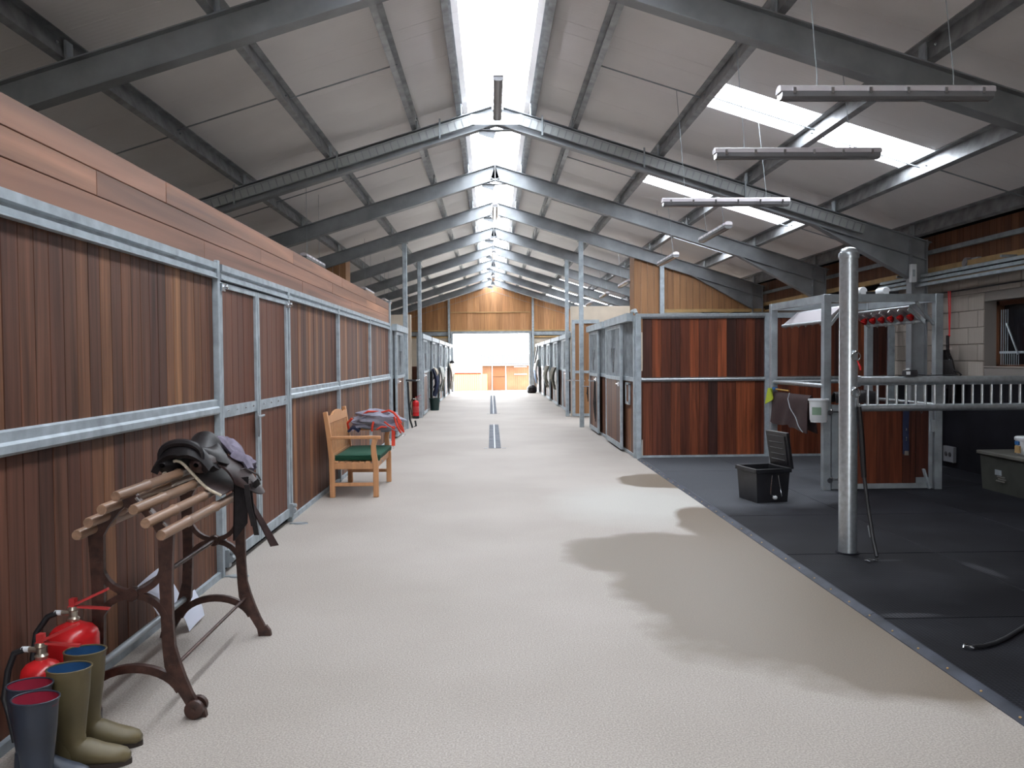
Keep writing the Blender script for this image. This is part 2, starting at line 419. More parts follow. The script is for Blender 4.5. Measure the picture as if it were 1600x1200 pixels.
# rubber matted bay: separate mats laid in rows, edge strip to the concrete
mats = struct(root('floor_matting', (2.34, 0, 0)))
xs = [2.345, 3.56, 4.78, 6.0, 6.49]; ys = [-.05, 1.6, 3.26, 4.91, 6.56, 8.2, 9.85, 11.5, 13.13]
for i in range(len(xs)-1):
    for j in range(len(ys)-1):
        dx = xs[i+1]-xs[i]-.006; dy = ys[j+1]-ys[j]-.006
        piece('mat', dx, dy, .018, RMAT, mats, ((xs[i]+xs[i+1])/2, (ys[j]+ys[j+1])/2, .009+R.uniform(0, .002)), .004)
MB().box(2.34, 6.49, -.05, 13.12, .0, .004).build('underlay', MORTAR, mats)
ks = [.2, 2.6, 5.0, 7.4, 9.8, 13.0]
for a, b in zip(ks[:-1], ks[1:]):
    MB().sweep([(0,0),(.067,0),(.067,.022),(.045,.024),(.0,.004)], (2.28, a, 0), (2.28, b-.004, 0)).build('edge_strip', KERB, mats)
for i in range(44):
    y = .35+i*.29
    MB().lathe([(.006, .010), (.006, .015), (.003, .017)], (2.30, y, .002), 8).build('fixing', TIM, mats)

# roof sheets, one metre wide strips down each slope, rooflight panels between
ceil = struct(root('ceiling', (0, 0, 0)))
ZS = .215
SKY = []                                            # rooflight strips (y0, y1) on the right slope
for k in range(-1, 9):
    if k == -1: SKY.append((9.3, 10.12))
    else: SKY.append((13.62+BAY*k, 14.42+BAY*k))
SKY = [s_ for s_ in SKY if s_[1] < YG-.5]
def slope_sheet(x0, x1, y0, y1, mat, name, th=.06):
    sg = 1 if (x0+x1)/2 > XR else -1
    a = (x0, ZR+ZS-SL*abs(x0-XR)); b = (x1, ZR+ZS-SL*abs(x1-XR))
    m = MB(); m.add([(a[0],y0,a[1]),(b[0],y0,b[1]),(b[0],y1,b[1]),(a[0],y1,a[1]),(a[0],y0,a[1]+th),(b[0],y0,b[1]+th),(b[0],y1,b[1]+th),(a[0],y1,a[1]+th)],
          [(0,3,2,1),(4,5,6,7),(0,1,5,4),(1,2,6,5),(2,3,7,6),(3,0,4,7)])
    return m.build(name, mat, ceil, smooth=False)
RH = .42                                            # half width of the ridge rooflight
yy = -15.0; cuts = [-15.0]
while yy < YG+.1:
    nxt = yy+1.0
    for s0, s1 in SKY:
        if yy < s0 - 1e-3 < nxt: nxt = s0
        elif abs(yy-s0) < 1e-3: nxt = s1
    nxt = min(nxt, YG+.15); cuts.append(nxt); yy = nxt
for a, b in zip(cuts[:-1], cuts[1:]):
    if b-a < .02: continue
    slope_sheet(-6.75, XR-RH, a+.002, b-.002, ROOF, 'roof_sheet')
    if any(abs(a-s0) < 1e-3 for s0, s1 in SKY):
        slope_sheet(XR+RH, 2.50, a+.002, b-.002, ROOF, 'roof_sheet'); slope_sheet(5.02, 6.75, a+.002, b-.002, ROOF, 'roof_sheet')
        slope_sheet(2.50, 3.74, a, b, POLY, 'rooflight_panel', .012); slope_sheet(3.745, 5.02, a, b, POLY, 'rooflight_panel', .012)
    else: slope_sheet(XR+RH, 6.75, a+.002, b-.002, ROOF, 'roof_sheet')
y = -15.0
while y < YG:
    e = min(y+BAY, YG+.15)
    slope_sheet(XR-RH, XR, y+.01, e, POLY, 'rooflight_panel', .012); slope_sheet(XR, XR+RH, y+.01, e, POLY, 'rooflight_panel', .012)
    y += BAY
for s0, s1 in SKY[:4]:
    xm = 3.76; p_ = portal('rooflight_portal', (xm, (s0+s1)/2, zr(xm)+ZS+.07), .82, 2.6, (-SL, 0, -1))
    p_.rotation_euler = (0, math.atan(SL), 0); p_.data.size = 2.6; p_.data.size_y = .82

# purlins: Z sections along the barn, cleated to the rafters
PXS = [XR+.50, XR-.50, 1.20, 2.44, 3.72, 5.0, 6.15, -1.04, -2.27, -3.5, -4.8, -6.0]
for i, x in enumerate(PXS):
    sg = 1 if x > XR else -1
    pr = struct(root('purlin', (x, 0, zr(x))))
    zz = zr(x)
    prof = [(-.065,0),(.0035,0),(.0035,.193),(.065,.193),(.065,.178),(.068,.178),(.068,.197),(-.0005,.197),(-.0005,.004),(-.062,.004),(-.062,.018),(-.065,.018)]
    if sg > 0: prof = [(-a, b) for a, b in prof]
    MB().sweep(prof, (x, -15, zz+.012), (x, YG, zz+.012), (-SL*sg*-1, 0, 1)).build('section', PURLIN, pr, smooth=False)
    for fy in FR:
        m = MB(); m.box(x-sg*.006-.012, x-sg*.006+.004, fy-.06, fy+.06, zz-.0, zz+.17); m.build('cleat', GALVD, pr)
    for fy in FR[:5]:
        m = MB()
        for s2 in (-1, 1): m.lathe([(.013, 0), (.013, .012), (.007, .014), (.007, .02)], (x-sg*.008, fy+s2*.22, zz+.09), 6, axis=(-sg, 0, 0))
        m.build('bolts', CHROME, pr)
# sag rods between purlins, at mid bay
rods = [sorted([p for p in PXS if p > XR]), sorted([p for p in PXS if p < XR], reverse=True)]
for a, b in zip(FR_ALL[1:-1], FR_ALL[2:]):
    ym = (a+b)/2
    for lst in rods:
        rd = struct(root('sag_rod', (lst[1], ym, zr(lst[1]))))
        for k in range(1, len(lst)-1):
            p, q = lst[k], lst[k+1]; off = .06 if k % 2 else -.06
            MB().tube([(p, ym+off, zr(p)+.10), (q, ym+off, zr(q)+.10)], .009, 6).build('rod', GALVD, rd)

# portal frames
def ibeam(m, p0, p1, up, w_=.15, h_=.27, tf=.012, tw=.009):
    a, c = w_/2, tw/2
    m.sweep([(-a,-h_),(a,-h_),(a,-h_+tf),(c,-h_+tf),(c,-tf),(a,-tf),(a,0),(-a,0),(-a,-tf),(-c,-tf),(-c,-h_+tf),(-a,-h_+tf)], p0, p1, up)
for k, fy in enumerate(FR_ALL):
    pf = struct(root('portal_frame', (0, fy, 0)))
    for sg in (-1, 1):
        m = MB(); ibeam(m, (XR, fy, ZR), (XR+sg*6.3, fy, ZR-SL*6.3), (SL*sg, 0, 1)); m.build('rafter', STEEL, pf, smooth=False)
        xc = XR+sg*6.12
        m = MB(); m.sweep([(-.075,-.12),(.075,-.12),(.075,-.108),(.005,-.108),(.005,.108),(.075,.108),(.075,.12),(-.075,.12),(-.075,.108),(-.005,.108),(-.005,-.108),(-.075,-.108)],
                     (xc, fy, 0), (xc, fy, zr(xc)-.02), (1, 0, 0)); m.build('column', STEEL, pf, smooth=False)
        # tapered haunch under the rafter end
        xa, xb = XR+sg*4.55, XR+sg*6.0; za = zr(xa)-.27; zb = zr(xb)-.27
        m = MB(); m.add([(xa, fy-.005, za), (xb, fy-.005, zb), (xb, fy-.005, zb-.34), (xa, fy+.005, za), (xb, fy+.005, zb), (xb, fy+.005, zb-.34)],
              [(0,1,2),(5,4,3),(0,3,4,1),(1,4,5,2),(2,5,3,0)])
        m.bar((xa, fy, za-.0), (xb, fy, zb-.34), .15, .012, (0,0,1)); m.box(xb-.008, xb+.008, fy-.075, fy+.075, zb-.40, zb+.2)
        m.build('haunch', STEEL, pf, smooth=False)
        m = MB()
        for q in range(3): m.lathe([(.014, 0), (.014, .012), (0, .013)], (xb-sg*.01, fy-.045, zb-.30+q*.16), 6, axis=(-sg, 0, 0))
        m.build('bolts', GALVD, pf)
    m = MB(); m.box(XR-.006, XR+.006, fy-.08, fy+.08, ZR-.33, ZR-.01)
    m.sweep([(-.006,0),(.006,0),(.006,-.12),(-.006,-.12)], (XR-.22, fy, ZR-.29), (XR, fy, ZR-.36), (0,0,1))
    m.bar((XR-.30, fy, ZR-.345), (XR, fy, ZR-.36), .10, .01); m.bar((XR+.30, fy, ZR-.345), (XR, fy, ZR-.36), .10, .01)
    m.build('apex_plate', STEEL, pf, smooth=False)

# ladder cable tray on the near face of the first full frame in view
ct = thing('cable_tray', (XR, Y1-.11, ZR-.25), 'perforated metal cable tray following the second roof beam up to the ridge', 'cable tray')
for sg in (-1, 1):
    a = Vector((XR+sg*.35, Y1-.11, zr(XR+sg*.35)-.06)); b = Vector((XR+sg*5.3, Y1-.11, zr(XR+sg*5.3)-.06)); up = (SL*sg, 0, 1)
    m = MB(); m.sweep([(-.03,-.14),(.03,-.14),(.03,-.135),(-.025,-.135),(-.025,-.02),(-.03,-.02)] if sg < 0 else [(.03,-.14),(-.03,-.14),(-.03,-.135),(.025,-.135),(.025,-.02),(.03,-.02)], a, b, up)
    d = (b-a).normalized()
    m.sweep([(-.035*-sg,-.012),(-.028*-sg,-.012),(-.028*-sg,0),(-.035*-sg,0)], a, b, up)
    m.build('tray_side', TRAYM, ct, smooth=False)
    L_ = (b-a).length; n = int(L_/.105); m = MB(); u_ = Vector((-d.z*sg*1., 0, d.x*sg*1.)); u_ = u_ if u_.z > 0 else -u_
    for q in range(n):
        c = a+d*(q+.5)*L_/n - Vector((0, .032, 0))
        m.bar(c-u_*.135, c-u_*.02, .012, .012, (0, 1, 0))
    stuff(m.build('rungs', STEEL, ct, smooth=False))
m = MB(); m.box(XR-.36, XR+.36, Y1-.137, Y1-.132, ZR-.31, ZR-.16); m.build('tray_side', TRAYM, ct)
for q in range(7): MB().box(XR-.34+q*.11, XR-.33+q*.11, Y1-.15, Y1-.138, ZR-.31, ZR-.16).build('rung', STEEL, ct)
for q in range(6):
    x = XR-3.7+q*1.45; z0 = zr(x)
    MB().box(x-.012, x+.012, Y1-.165, Y1-.15, z0-.26, z0+.02).build('hanger', GALVD, ct)

# walls of the building
wb = struct(root('wall_back', (0, YG, 0)))
# gable cladding boards above the doorway, each its own plank
def gplank(parent, y, x0, x1, z0, z1a, z1b, mat=GAB):
    m = MB(); m.add([(x0,y,z0),(x1,y,z0),(x1,y+.02,z0),(x0,y+.02,z0),(x0,y,z1a),(x1,y,z1b),(x1,y+.02,z1b),(x0,y+.02,z1a)],
        [(0,3,2,1),(4,5,6,7),(0,1,5,4),(1,2,6,5),(2,3,7,6),(3,0,4,7)])
    return m.build('plank', mat, parent, smooth=False)
n = 44
for i in range(n):
    a = -6.4+i*12.8/n; b = a+12.8/n-.008; j = R.uniform(0, .008)
    ta, tb = zr(a)+.15, zr(b)+.15
    zb0 = 2.98
    if a > -2.0 and b < 2.0:
        gplank(wb, YG-.10-j, a, b, zb0, 3.90, 3.90); gplank(wb, YG-.10-j, a, b, 3.94, ta, tb)
    else: gplank(wb, YG-.10-j, a, b, zb0, ta, tb)
m = MB(); m.add([(-6.5,YG,2.95),(6.5,YG,2.95),(6.5,YG,zr(6.5)+.2),(XR,YG,ZR+.2),(-6.5,YG,zr(-6.5)+.2)], [(0,1,2,3,4)])
m.add([(-6.5,YG+.1,2.95),(6.5,YG+.1,2.95),(6.5,YG+.1,zr(6.5)+.2),(XR,YG+.1,ZR+.2),(-6.5,YG+.1,zr(-6.5)+.2)], [(4,3,2,1,0)])
m.build('backing', GABP, wb, smooth=False)
MB().box(-1.98, 1.98, YG-.16, YG-.09, 3.90, 3.94).build('timber_rail', TIM, wb)
for a, b in ((-1.98, 1.98), (-6.4, -2.1), (2.1, 6.4)):
    MB().box(a, b, YG-.17, YG-.09, 2.99, 3.05).build('timber_rail', TIM, wb)
MB().box(-6.4, -2.1, YG-.15, YG-.08, 2.66, 2.74).build('timber_rail', TIM, wb); MB().box(2.1, 6.4, YG-.15, YG-.08, 2.66, 2.74).build('timber_rail', TIM, wb)
MB().box(-6.5, -2.1, YG-.14, YG, 2.78, 2.96).build('steel_rail', GALVD, wb); MB().box(2.1, 6.5, YG-.14, YG, 2.78, 2.96).build('steel_rail', GALVD, wb)
MB().box(-2.0, 2.0, YG-.16, YG+.05, 2.86, 2.985).build('door_head', GALVD, wb)
for sg in (-1, 1):
    MB().box(sg*2.02, sg*2.12, YG-.24, YG-.02, 0, zr(2.1)+.05).build('gable_post', GALV, wb)
    MB().box(sg*1.88, sg*1.99, YG-.12, YG+.05, 0, 2.86).build('door_jamb', GALVD, wb)
    MB().box(sg*1.99, sg*6.5, YG-.06, YG+.1, 0, 2.66).build('blockwork', CBLOCK, wb)
    MB().box(sg*1.99, sg*6.5, YG-.02, YG+.1, 2.66, 2.98).build('dark_gap_infill', RUBW, wb)  # sheet added to shut out the sky, gap's shade put into its colour
# outer side walls
wr = struct(root('wall_right', (XW, 0, 0)))
WY0, WY1, WZ0, WZ1 = 9.92, 10.84, 1.45, 2.31
def holed(m, x0, x1, y0, y1, z0, z1):
    m.box(x0, x1, y0, WY0, z0, z1); m.box(x0, x1, WY1, y1, z0, z1); m.box(x0, x1, WY0, WY1, z0, WZ0); m.box(x0, x1, WY0, WY1, WZ1, z1)
m = MB(); holed(m, XW+.012, XW+.24, -15.2, YG, 0, 2.68); m.build('mortar_backing', MORTAR, wr)
m = MB(); m.box(XW+.05, XW+.2, -15.2, YG, 2.68, 3.5); m.build('wall_core', RUBW, wr)
hz = .2265
for rI in range(6):
    z0 = 1.30+rI*hz; z1 = z0+hz-.008; off = .225*(rI % 2)
    for c_ in range(21):
        a = 4.0+off+c_*.45; b = a+.442
        segs = [(a, b)]
        if z0 < WZ1-.02 and z1 > WZ0+.02:
            segs = []
            if a < WY0: segs.append((a, min(b, WY0)))
            if b > WY1: segs.append((max(a, WY1), b))
        for p, q in segs:
            if q-p > .03: piece('block', .02, q-p, z1-z0, BLOCK, wr, (XW+.006+R.uniform(-.001, .001), (p+q)/2, (z0+z1)/2), .004)
m = MB(); m.box(XW-.02, XW+.012, .5, 13.1, 0, 1.285); m.build('rubber_lining', RUBW, wr)
PLKS = wood('side_cladding_plank', [(.13, .055, .030), (.17, .075, .036), (.15, .06, .03)], 'Z', .65, .3)
q = 7.0
while q < 19.4:
    piece('plank', .022, .145, .50, PLKS, wr, (XW-.02, q, 3.10), .003); q += .15
m = MB()
for i in range(int((YG-19.4)/.3)): m.box(XW-.03, XW-.01, 19.4+i*.3, 19.4+i*.3+.29, 2.85, 3.35)
m.build('cladding', PLKS, wr, smooth=False)
m = MB()
for i in range(22): m.box(XW-.03, XW-.01, i*.3+.35, i*.3+.64, 2.85, 3.35)
m.build('cladding', PLKS, wr, smooth=False)
MB().box(XW-.11, XW-.03, -4.5, YG-.3, 2.80, 2.875).build('timber_rail', TIM, wr)
MB().box(XW-.10, XW-.04, -4.5, YG-.3, 2.66, 2.70).build('sill_plate', TIM, wr)
MB().sweep([(-.03,-.03),(.03,-.03),(.03,-.026),(-.026,-.026),(-.026,.03),(-.03,.03)], (XW-.09, -4.5, 3.10), (XW-.09, YG-.3, 3.10)).build('steel_girt', GALVD, wr)
wo = struct(root('wall_outer_left', (-XW, 0, 0)))
MB().box(-XW-.2, -XW, -15.2, YG, 0, 3.5).build('blockwork', CBLOCK, wo)
wf = struct(root('wall_front', (0, -15.1, 0)))
m = MB()
m.add([(-6.6,-15.1,0),(-1.9,-15.1,0),(-1.9,-15.1,2.95),(1.9,-15.1,2.95),(1.9,-15.1,0),(6.6,-15.1,0),(6.6,-15.1,3.5),(XR,-15.1,5.6),(-6.6,-15.1,3.5)], [(0,1,2,7,8),(2,3,7),(3,4,5,6,7)])
m.build('cladding', GABP, wf, smooth=False)

# window in the right wall with its barred inner grille
wn = struct(root('window_1', (XW, 10.4, 1.9)))
m = MB(); m.box(XW+.24, XW+.25, WY0, WY1, WZ0, WZ1); m.build('dark_room_pane', plain('unlit_room_dark', (.010, .010, .014), .15), wn)  # opaque pane, its near-black colour stands for the dark room behind
m = MB()
for (a, b, c_, d_) in ((WY0, WY0+.06, WZ0, WZ1), (WY1-.06, WY1, WZ0, WZ1), (WY0, WY1, WZ0, WZ0+.03), (WY0, WY1, WZ1-.06, WZ1)): m.box(XW+.17, XW+.24, a, b, c_, d_)
m.build('window_frame', plain('brown_window_frame', (.12, .045, .02), .5), wn)
for q in range(9):
    y = WY1-.14-q*.045
    MB().tube([(XW+.15, y, WZ0+.02), (XW+.15, y, WZ0+.20 if q > 3 else WZ1-.12)], .006, 6).build('bar', GALV, wn)
MB().box(XW+.14, XW+.16, WY0+.28, WY1-.12, WZ0+.17, WZ0+.20).build('bar_rail', GALV, wn)
MB().tube([(XW+.13, WY1-.28, WZ1-.30), (XW+.13, WY1-.52, WZ0+.16)], .012, 8).build('stay', TUBE, wn)
MB().box(XW+.0, XW+.24, WY0, WY1, WZ0-.008, WZ0+.004).build('sill', BLOCK, wn)

# blockwork and timber cross walls
for sg, nm in ((1, 'right'), (-1, 'left')):
    t = struct(root('wall_passage_'+nm, (sg*2.3, 23.1, 0)))
    MB().box(sg*2.22, sg*6.45, 23.1, 23.3, 0, 3.05 if sg > 0 else 2.85).build('blockwork', CBLOCK, t)
    t = struct(root('wall_cross_'+nm, (sg*3.4, 19.45, 2.3)))
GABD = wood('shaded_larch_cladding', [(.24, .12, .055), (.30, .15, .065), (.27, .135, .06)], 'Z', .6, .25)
for sg, nm in ((1, 'right'), (-1, 'left')):
    t = [o for o in bpy.data.objects if o.name == 'wall_cross_'+nm][0]
    x0, xe = (3.36, 6.4) if sg > 0 else (-6.4, -3.34)
    n = int((xe-x0)/.15)
    for i in range(n):
        a = x0+i*(xe-x0)/n; b = a+(xe-x0)/n-.006; j = R.uniform(0, .004)
        zb_ = 2.2 if abs((a+b)/2) < 4.0 else 2.72
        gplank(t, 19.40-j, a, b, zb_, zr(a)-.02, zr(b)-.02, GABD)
    MB().box(sg*4.0, sg*6.4, 19.33, 19.42, 2.66, 2.73).build('timber_rail', TIM, t)
    xp = 3.98*sg
    MB().box(xp-.05, xp+.05, 19.27, 19.37, 0, zr(xp)-.27).build('post', GALV, t)
    # return of the boxed wall along the passage side
    xq = 3.36*sg
    for i in range(4):
        piece('plank', .02, .148, 4.15-2.2, GABD, t, (xq, 19.5+i*.15, 3.17), .003)

# roof posts standing on the stall line
for x, y, lab in ((-1.98, 19.34, 'square galvanised post on the left of the aisle, nearer of the two reaching the roof'),
                  (-1.96, 23.0, 'square galvanised post on the left of the aisle beside the far red extinguisher'),
                  (2.10, 19.34, 'square galvanised post at the end of the right hand near stalls, up to the roof'),
                  (2.10, 23.0, 'square galvanised post beside the open plain board door, up to the roof')):
    t = thing('roof_post', (x, y, 0), lab, 'post', 'posts from floor to roof beam')
    ht = zr(x)-.28
    MB().sweep([(-.05,-.05),(.05,-.05),(.05,.05),(-.05,.05)], (x, y, 0.0), (x, y, ht), (1,0,0)).build('shaft', GALV, t, bevel=.006)
    MB().box(x-.08, x+.08, y-.08, y+.08, ht-.008, ht).build('head_plate', GALVD, t)

# ------------------------------------------------------------ left timber wall
WL = -2.02
wl = struct(root('wall_left', (WL, 0, 0)))
LV = [6.21, 7.2, 8.26, 11.0, 13.85, 16.55]
wl_bays = [(-.6, 6.13), (8.31, 10.96), (11.04, 13.81), (13.89, 16.5)]
for a, b in wl_bays:
    planks_y(wl, WL-.02, a, b, 1.27, 2.23, PLK, .125); planks_y(wl, WL-.02, a, b, .03, 1.27, PLK, .125)
# horizontal boards above the track, three courses, butt joints staggered
courses = [(2.325, 2.452, [-.6, 2.6, 5.95, 9.0, 12.1, 16.5]), (2.456, 2.585, [-.6, 1.4, 4.35, 7.4, 10.7, 13.6, 16.5]), (2.589, 2.722, [-.6, 2.2, 5.27, 8.6, 11.4, 14.7, 16.5])]
for z0, z1, js in courses:
    for a, b in zip(js[:-1], js[1:]):
        piece('board', .03, b-a-.003, z1-z0, BRD, wl, (WL-.012+R.uniform(-.001, .001), (a+b)/2, (z0+z1)/2), .003)
MB().box(WL-.06, WL-.04, -.6, 16.5, 0, 2.7).build('backing', RUBW, wl)
trk = [(-.02,0),(.035,0),(.035,.006),(.02,.012),(.02,.04),(.006,.046),(.006,.062),(.026,.07),(.026,.115),(-.02,.12)]
def track(a, b, parent=wl): MB().sweep([(q_, z_) for q_, z_ in trk], (WL, a, 2.205), (WL, b, 2.205)).build('top_rail', GALV, parent, smooth=False)
for a, b in ((-.6, 6.16), (6.26, 10.98), (10.98, 13.83), (13.83, 16.5)): track(a, b)
mid = [(-.02,0),(.022,0),(.03,.012),(.03,.045),(.016,.058),(.016,.10),(.0,.108),(-.02,.108)]
for a, b in ((-.6, 6.15), (8.30, 10.97), (11.03, 13.82), (13.88, 16.5)):
    MB().sweep(mid, (WL, a, 1.215), (WL, b, 1.215)).build('mid_rail', GALV, wl, smooth=False)
for a, b in ((-.6, 6.15), (8.30, 10.97), (11.03, 13.82), (13.88, 16.5)):
    MB().sweep([(-.02,0),(.018,0),(.018,.045),(-.02,.045)], (WL, a, 0.0), (WL, b, 0.0)).build('bottom_rail', GALV, wl, smooth=False)
def vpost(y, w_=.07, z1=2.32, par=wl, nm='upright', x=.03):
    return MB().box(WL-.02, WL+x, y-w_/2, y+w_/2, 0, z1).build(nm, GALV, par, bevel=.004)
vpost(6.17, .05, 2.34); vpost(8.30, .05, 2.32)
for y in (11.0, 13.85): vpost(y, .06)
m = MB(); m.box(WL-.05, WL+.035, 16.5, 16.58, 0, 2.75); m.build('upright', GALV, wl, bevel=.004)
MB().box(WL-.07, WL+.05, 16.47, 16.6, 2.75, 2.765).build('cap', GALV, wl)
MB().box(WL-.07, WL+.03, -.6, -.5, 0, 2.75).build('upright', GALV, wl)
# two leaved door in the wall
def door_leaf(nm, y0, y1, z0=.06, z1=2.19, pivot_y=None):
    d = struct(root(nm, (WL, pivot_y or y0, 0)))
    planks_y(d, WL-.012, y0+.04, y1-.04, z0+.07, 1.20, PLKD, .15); planks_y(d, WL-.012, y0+.04, y1-.04, 1.25, z1-.03, PLKD, .15)
    MB().box(WL-.02, WL+.022, y0, y0+.045, z0, z1).build('stile', GALV, d, bevel=.003); MB().box(WL-.02, WL+.022, y1-.045, y1, z0, z1).build('stile', GALV, d, bevel=.003)
    MB().box(WL-.02, WL+.018, y0+.045, y1-.045, z0, z0+.08).build('bottom_rail', GALV, d); MB().box(WL-.02, WL+.018, y0+.045, y1-.045, z1-.04, z1).build('head_rail', GALV, d)
    MB().box(WL-.02, WL+.014, y0+.045, y1-.045, 1.175, 1.262).build('mid_rail', GALV, d)
    for i in range(4):
        yb = y0+.15+i*(y1-y0-.3)/3
        MB().lathe([(.011, 0), (.010, .006), (.004, .010)], (WL+.014, yb, 1.225), 8, axis=(1, 0, 0)).build('bolt', CHROME, d)
    return d
d1 = door_leaf('door_1', 6.22, 7.19); d2 = door_leaf('door_2', 7.21, 8.25)
# latch on the meeting stile
m = MB(); m.box(WL+.022, WL+.035, 7.10, 7.16, .98, 1.16); m.tube([(WL+.05, 7.06, 1.13), (WL+.05, 7.24, 1.13)], .011, 8); m.tube([(WL+.05, 7.08, 1.13), (WL+.052, 7.08, 1.0), (WL+.045, 7.10, .96)], .008, 8)
m.build('latch', GALVD, d1)
for d, y in ((d1, 6.25), (d2, 8.24)):
    m = MB(); m.lathe([(.028, -.02), (.028, .02)], (WL+.055, y, .12), 12, axis=(0, 1, 0)); m.box(WL+.02, WL+.05, y-.03, y+.03, .06, .19); m.lathe([(.02, 0), (.02, .05), (.012, .056)], (WL+.03, y, .17), 10, axis=(1, 0, 0))
    m.build('foot_roller', GALVD, d)
    m = MB(); m.lathe([(.02, 0), (.02, .035), (.01, .04)], (WL+.03, y, 2.15), 10, axis=(1, 0, 0)); m.box(WL+.018, WL+.04, y-.035, y+.035, 2.12, 2.18); m.build('hinge', CHROME, d)
    m = MB(); m.lathe([(.0, .010), (.055, .010), (.06, .0)], (WL+.13, y-.06, 0), 14, 1.3, .8); m.box(WL+.03, WL+.16, y-.08, y-.04, 0, .008); m.build('floor_plate', GALVD, d)

# ------------------------------------------------------------ stall fronts
def stall_front(sg, x, y0, y1, dy0, dy1, label, group, hatch=False, fine=True, floor_rise=0., h=2.28, plain_lower=False):
    """one loose box front on the aisle line; sg=+1 right of the aisle, -1 left. dy0..dy1 is the sliding door"""
    t = thing('stall_front', (x, y0, 0), label, 'stall', group)
    fx = -sg                                     # direction towards the aisle
    def bx(nm, a, b, ya, yb, za, zb, mat=GALV, par=None, **k):
        return MB().box(x+fx*a, x+fx*b, ya, yb, za, zb).build(nm, mat, par or t, **k)
    bx('post', -.04, .04, y0, y0+.08, 0, h); bx('post', -.04, .04, y1-.08, y1, 0, h)
    bx('top_rail', -.03, .03, y0+.08, y1-.08, h-.06, h)
    bx('mid_rail', -.03, .035, y0+.08, y1-.08, 1.22, 1.29)
    bx('bottom_rail', -.03, .03, y0+.08, y1-.08, 0.01, .05)
    if fine:
        planks_y(t, x, y0+.08, y1-.08, .05, 1.22, PLK, .14)
    else:
        m = MB(); n = int((y1-y0-.16)/.14); ww = (y1-y0-.16)/n
        for i in range(n): m.box(x-.011, x+.011, y0+.08+i*ww+.003, y0+.08+(i+1)*ww-.003, .05, 1.22)
        stuff(m.build('plank_infill', PLK, t, smooth=False))
    m = MB(); n = int((y1-y0-.16)/.055)
    for i in range(n):
        yy_ = y0+.08+(i+.5)*(y1-y0-.16)/n
        m.box(x-.016, x+.016, yy_-.005, yy_+.005, 1.29, h-.06)
    stuff(m.build('grille_bars', GALVD, t))
    # sliding door hung in front on a boxed track
    d = MB(); d.box(x+fx*.07, x+fx*.11, dy0, dy0+.08, .04, h-.10); d.box(x+fx*.07, x+fx*.11, dy1-.08, dy1, .04, h-.10)
    d.box(x+fx*.07, x+fx*.105, dy0+.08, dy1-.08, .04, .13); d.box(x+fx*.07, x+fx*.105, dy0+.08, dy1-.08, h-.16, h-.10); d.box(x+fx*.065, x+fx*.115, dy0+.08, dy1-.08, 1.22, 1.28)
    dr = d.build('door', GALV, t)
    if fine:
        ORG[dr.name] = ORG[t.name]
        planks_y(dr, x+fx*.088, dy0+.08, dy1-.08, .13, 1.22, PLK, .14)
    else:
        m = MB(); m.box(x+fx*.08, x+fx*.095, dy0+.08, dy1-.08, .13, 1.22); m.build('door_panel', PLK, dr)
    m = MB(); n = int((dy1-dy0-.16)/.05)
    for i in range(n):
        yy_ = dy0+.08+(i+.5)*(dy1-dy0-.16)/n; um = abs((i+.5)/n-.5)
        z1 = h-.16
        if um < .17 and i % 2 == 0: z1 = 1.45+um*1.2      # feeding opening
        if um < .17 and i % 2 == 1: continue
        m.box(x+fx*.072, x+fx*.102, yy_-.005, yy_+.005, 1.28, z1)
    stuff(m.build('door_bars', GALVD, dr))
    m = MB(); ym = (dy0+dy1)/2
    m.tube([(x+fx*.10, ym-.02, 1.34), (x+fx*.10, ym-.16, h-.5)], .010, 6); m.tube([(x+fx*.10, ym+.02, 1.34), (x+fx*.10, ym+.16, h-.5)], .010, 6)
    m.build('feeding_bars', CHROME, dr)
    m = MB(); m.box(x+fx*.04, x+fx*.14, y0+.05, y1-.3, h-.09, h+.04); m.build('track_cover', GALV, t)
    m = MB(); m.box(x+fx*.115, x+fx*.15, dy0+.02, dy0+.05, 1.12, 1.2); m.tube([(x+fx*.15, dy0+.035, 1.16), (x+fx*.15, dy0+.22, 1.16)], .012, 8); m.build('door_handle', CHROME, dr)
    if hatch:
        m = MB(); a, b = y0+.45, y0+.80
        m.box(x+fx*.02, x+fx*.05, a, a+.035, .86, 1.18); m.box(x+fx*.02, x+fx*.05, b-.035, b, .86, 1.18); m.box(x+fx*.02, x+fx*.05, a, b, .83, .87); m.box(x+fx*.02, x+fx*.05, a, b, 1.16, 1.19)
        hh = m.build('feed_hatch', GALV, t); MB().box(x+fx*.018, x+fx*.03, a+.035, b-.035, .87, 1.16).build('hatch_panel', PLK, hh)
    # wall between this box and the next
    MB().box(x-fx*.05, x-fx*3.6, y1-.05, y1-.02, 0, 1.3).build('side_partition', PLKD, t)
    return t
XL2, XR2 = -2.02, 2.31
stall_front(1, XR2, 13.22, 16.25, 14.15, 16.0, 'near right hand stall front with a feed hatch, next to the corner post', 'stall fronts on the right of the aisle', hatch=True)
stall_front(1, XR2, 16.25, 19.28, 17.2, 18.7, 'second right hand stall front with black strap hung on its door', 'stall fronts on the right of the aisle')
stall_front(-1, XL2, 16.66, 19.28, 16.9, 18.3, 'stall front on the left just beyond the timber wall, before the roof post', 'stall fronts on the left of the aisle')
ordw = ['first', 'second', 'third', 'fourth', 'last']
for i in range(5):
    a = 23.06+BAY*i; b = a+BAY-.02
    stall_front(-1, XL2, a, b, a+.5, a+1.95, f'{ordw[i]} stall front of the far left row, counted from the red extinguisher', 'stall fronts on the left of the aisle', fine=False)
    stall_front(1, XR2, a, b, a+1.1, a+2.6, f'{ordw[i]} stall front of the far right row, counted from the open board door', 'stall fronts on the right of the aisle', fine=False)

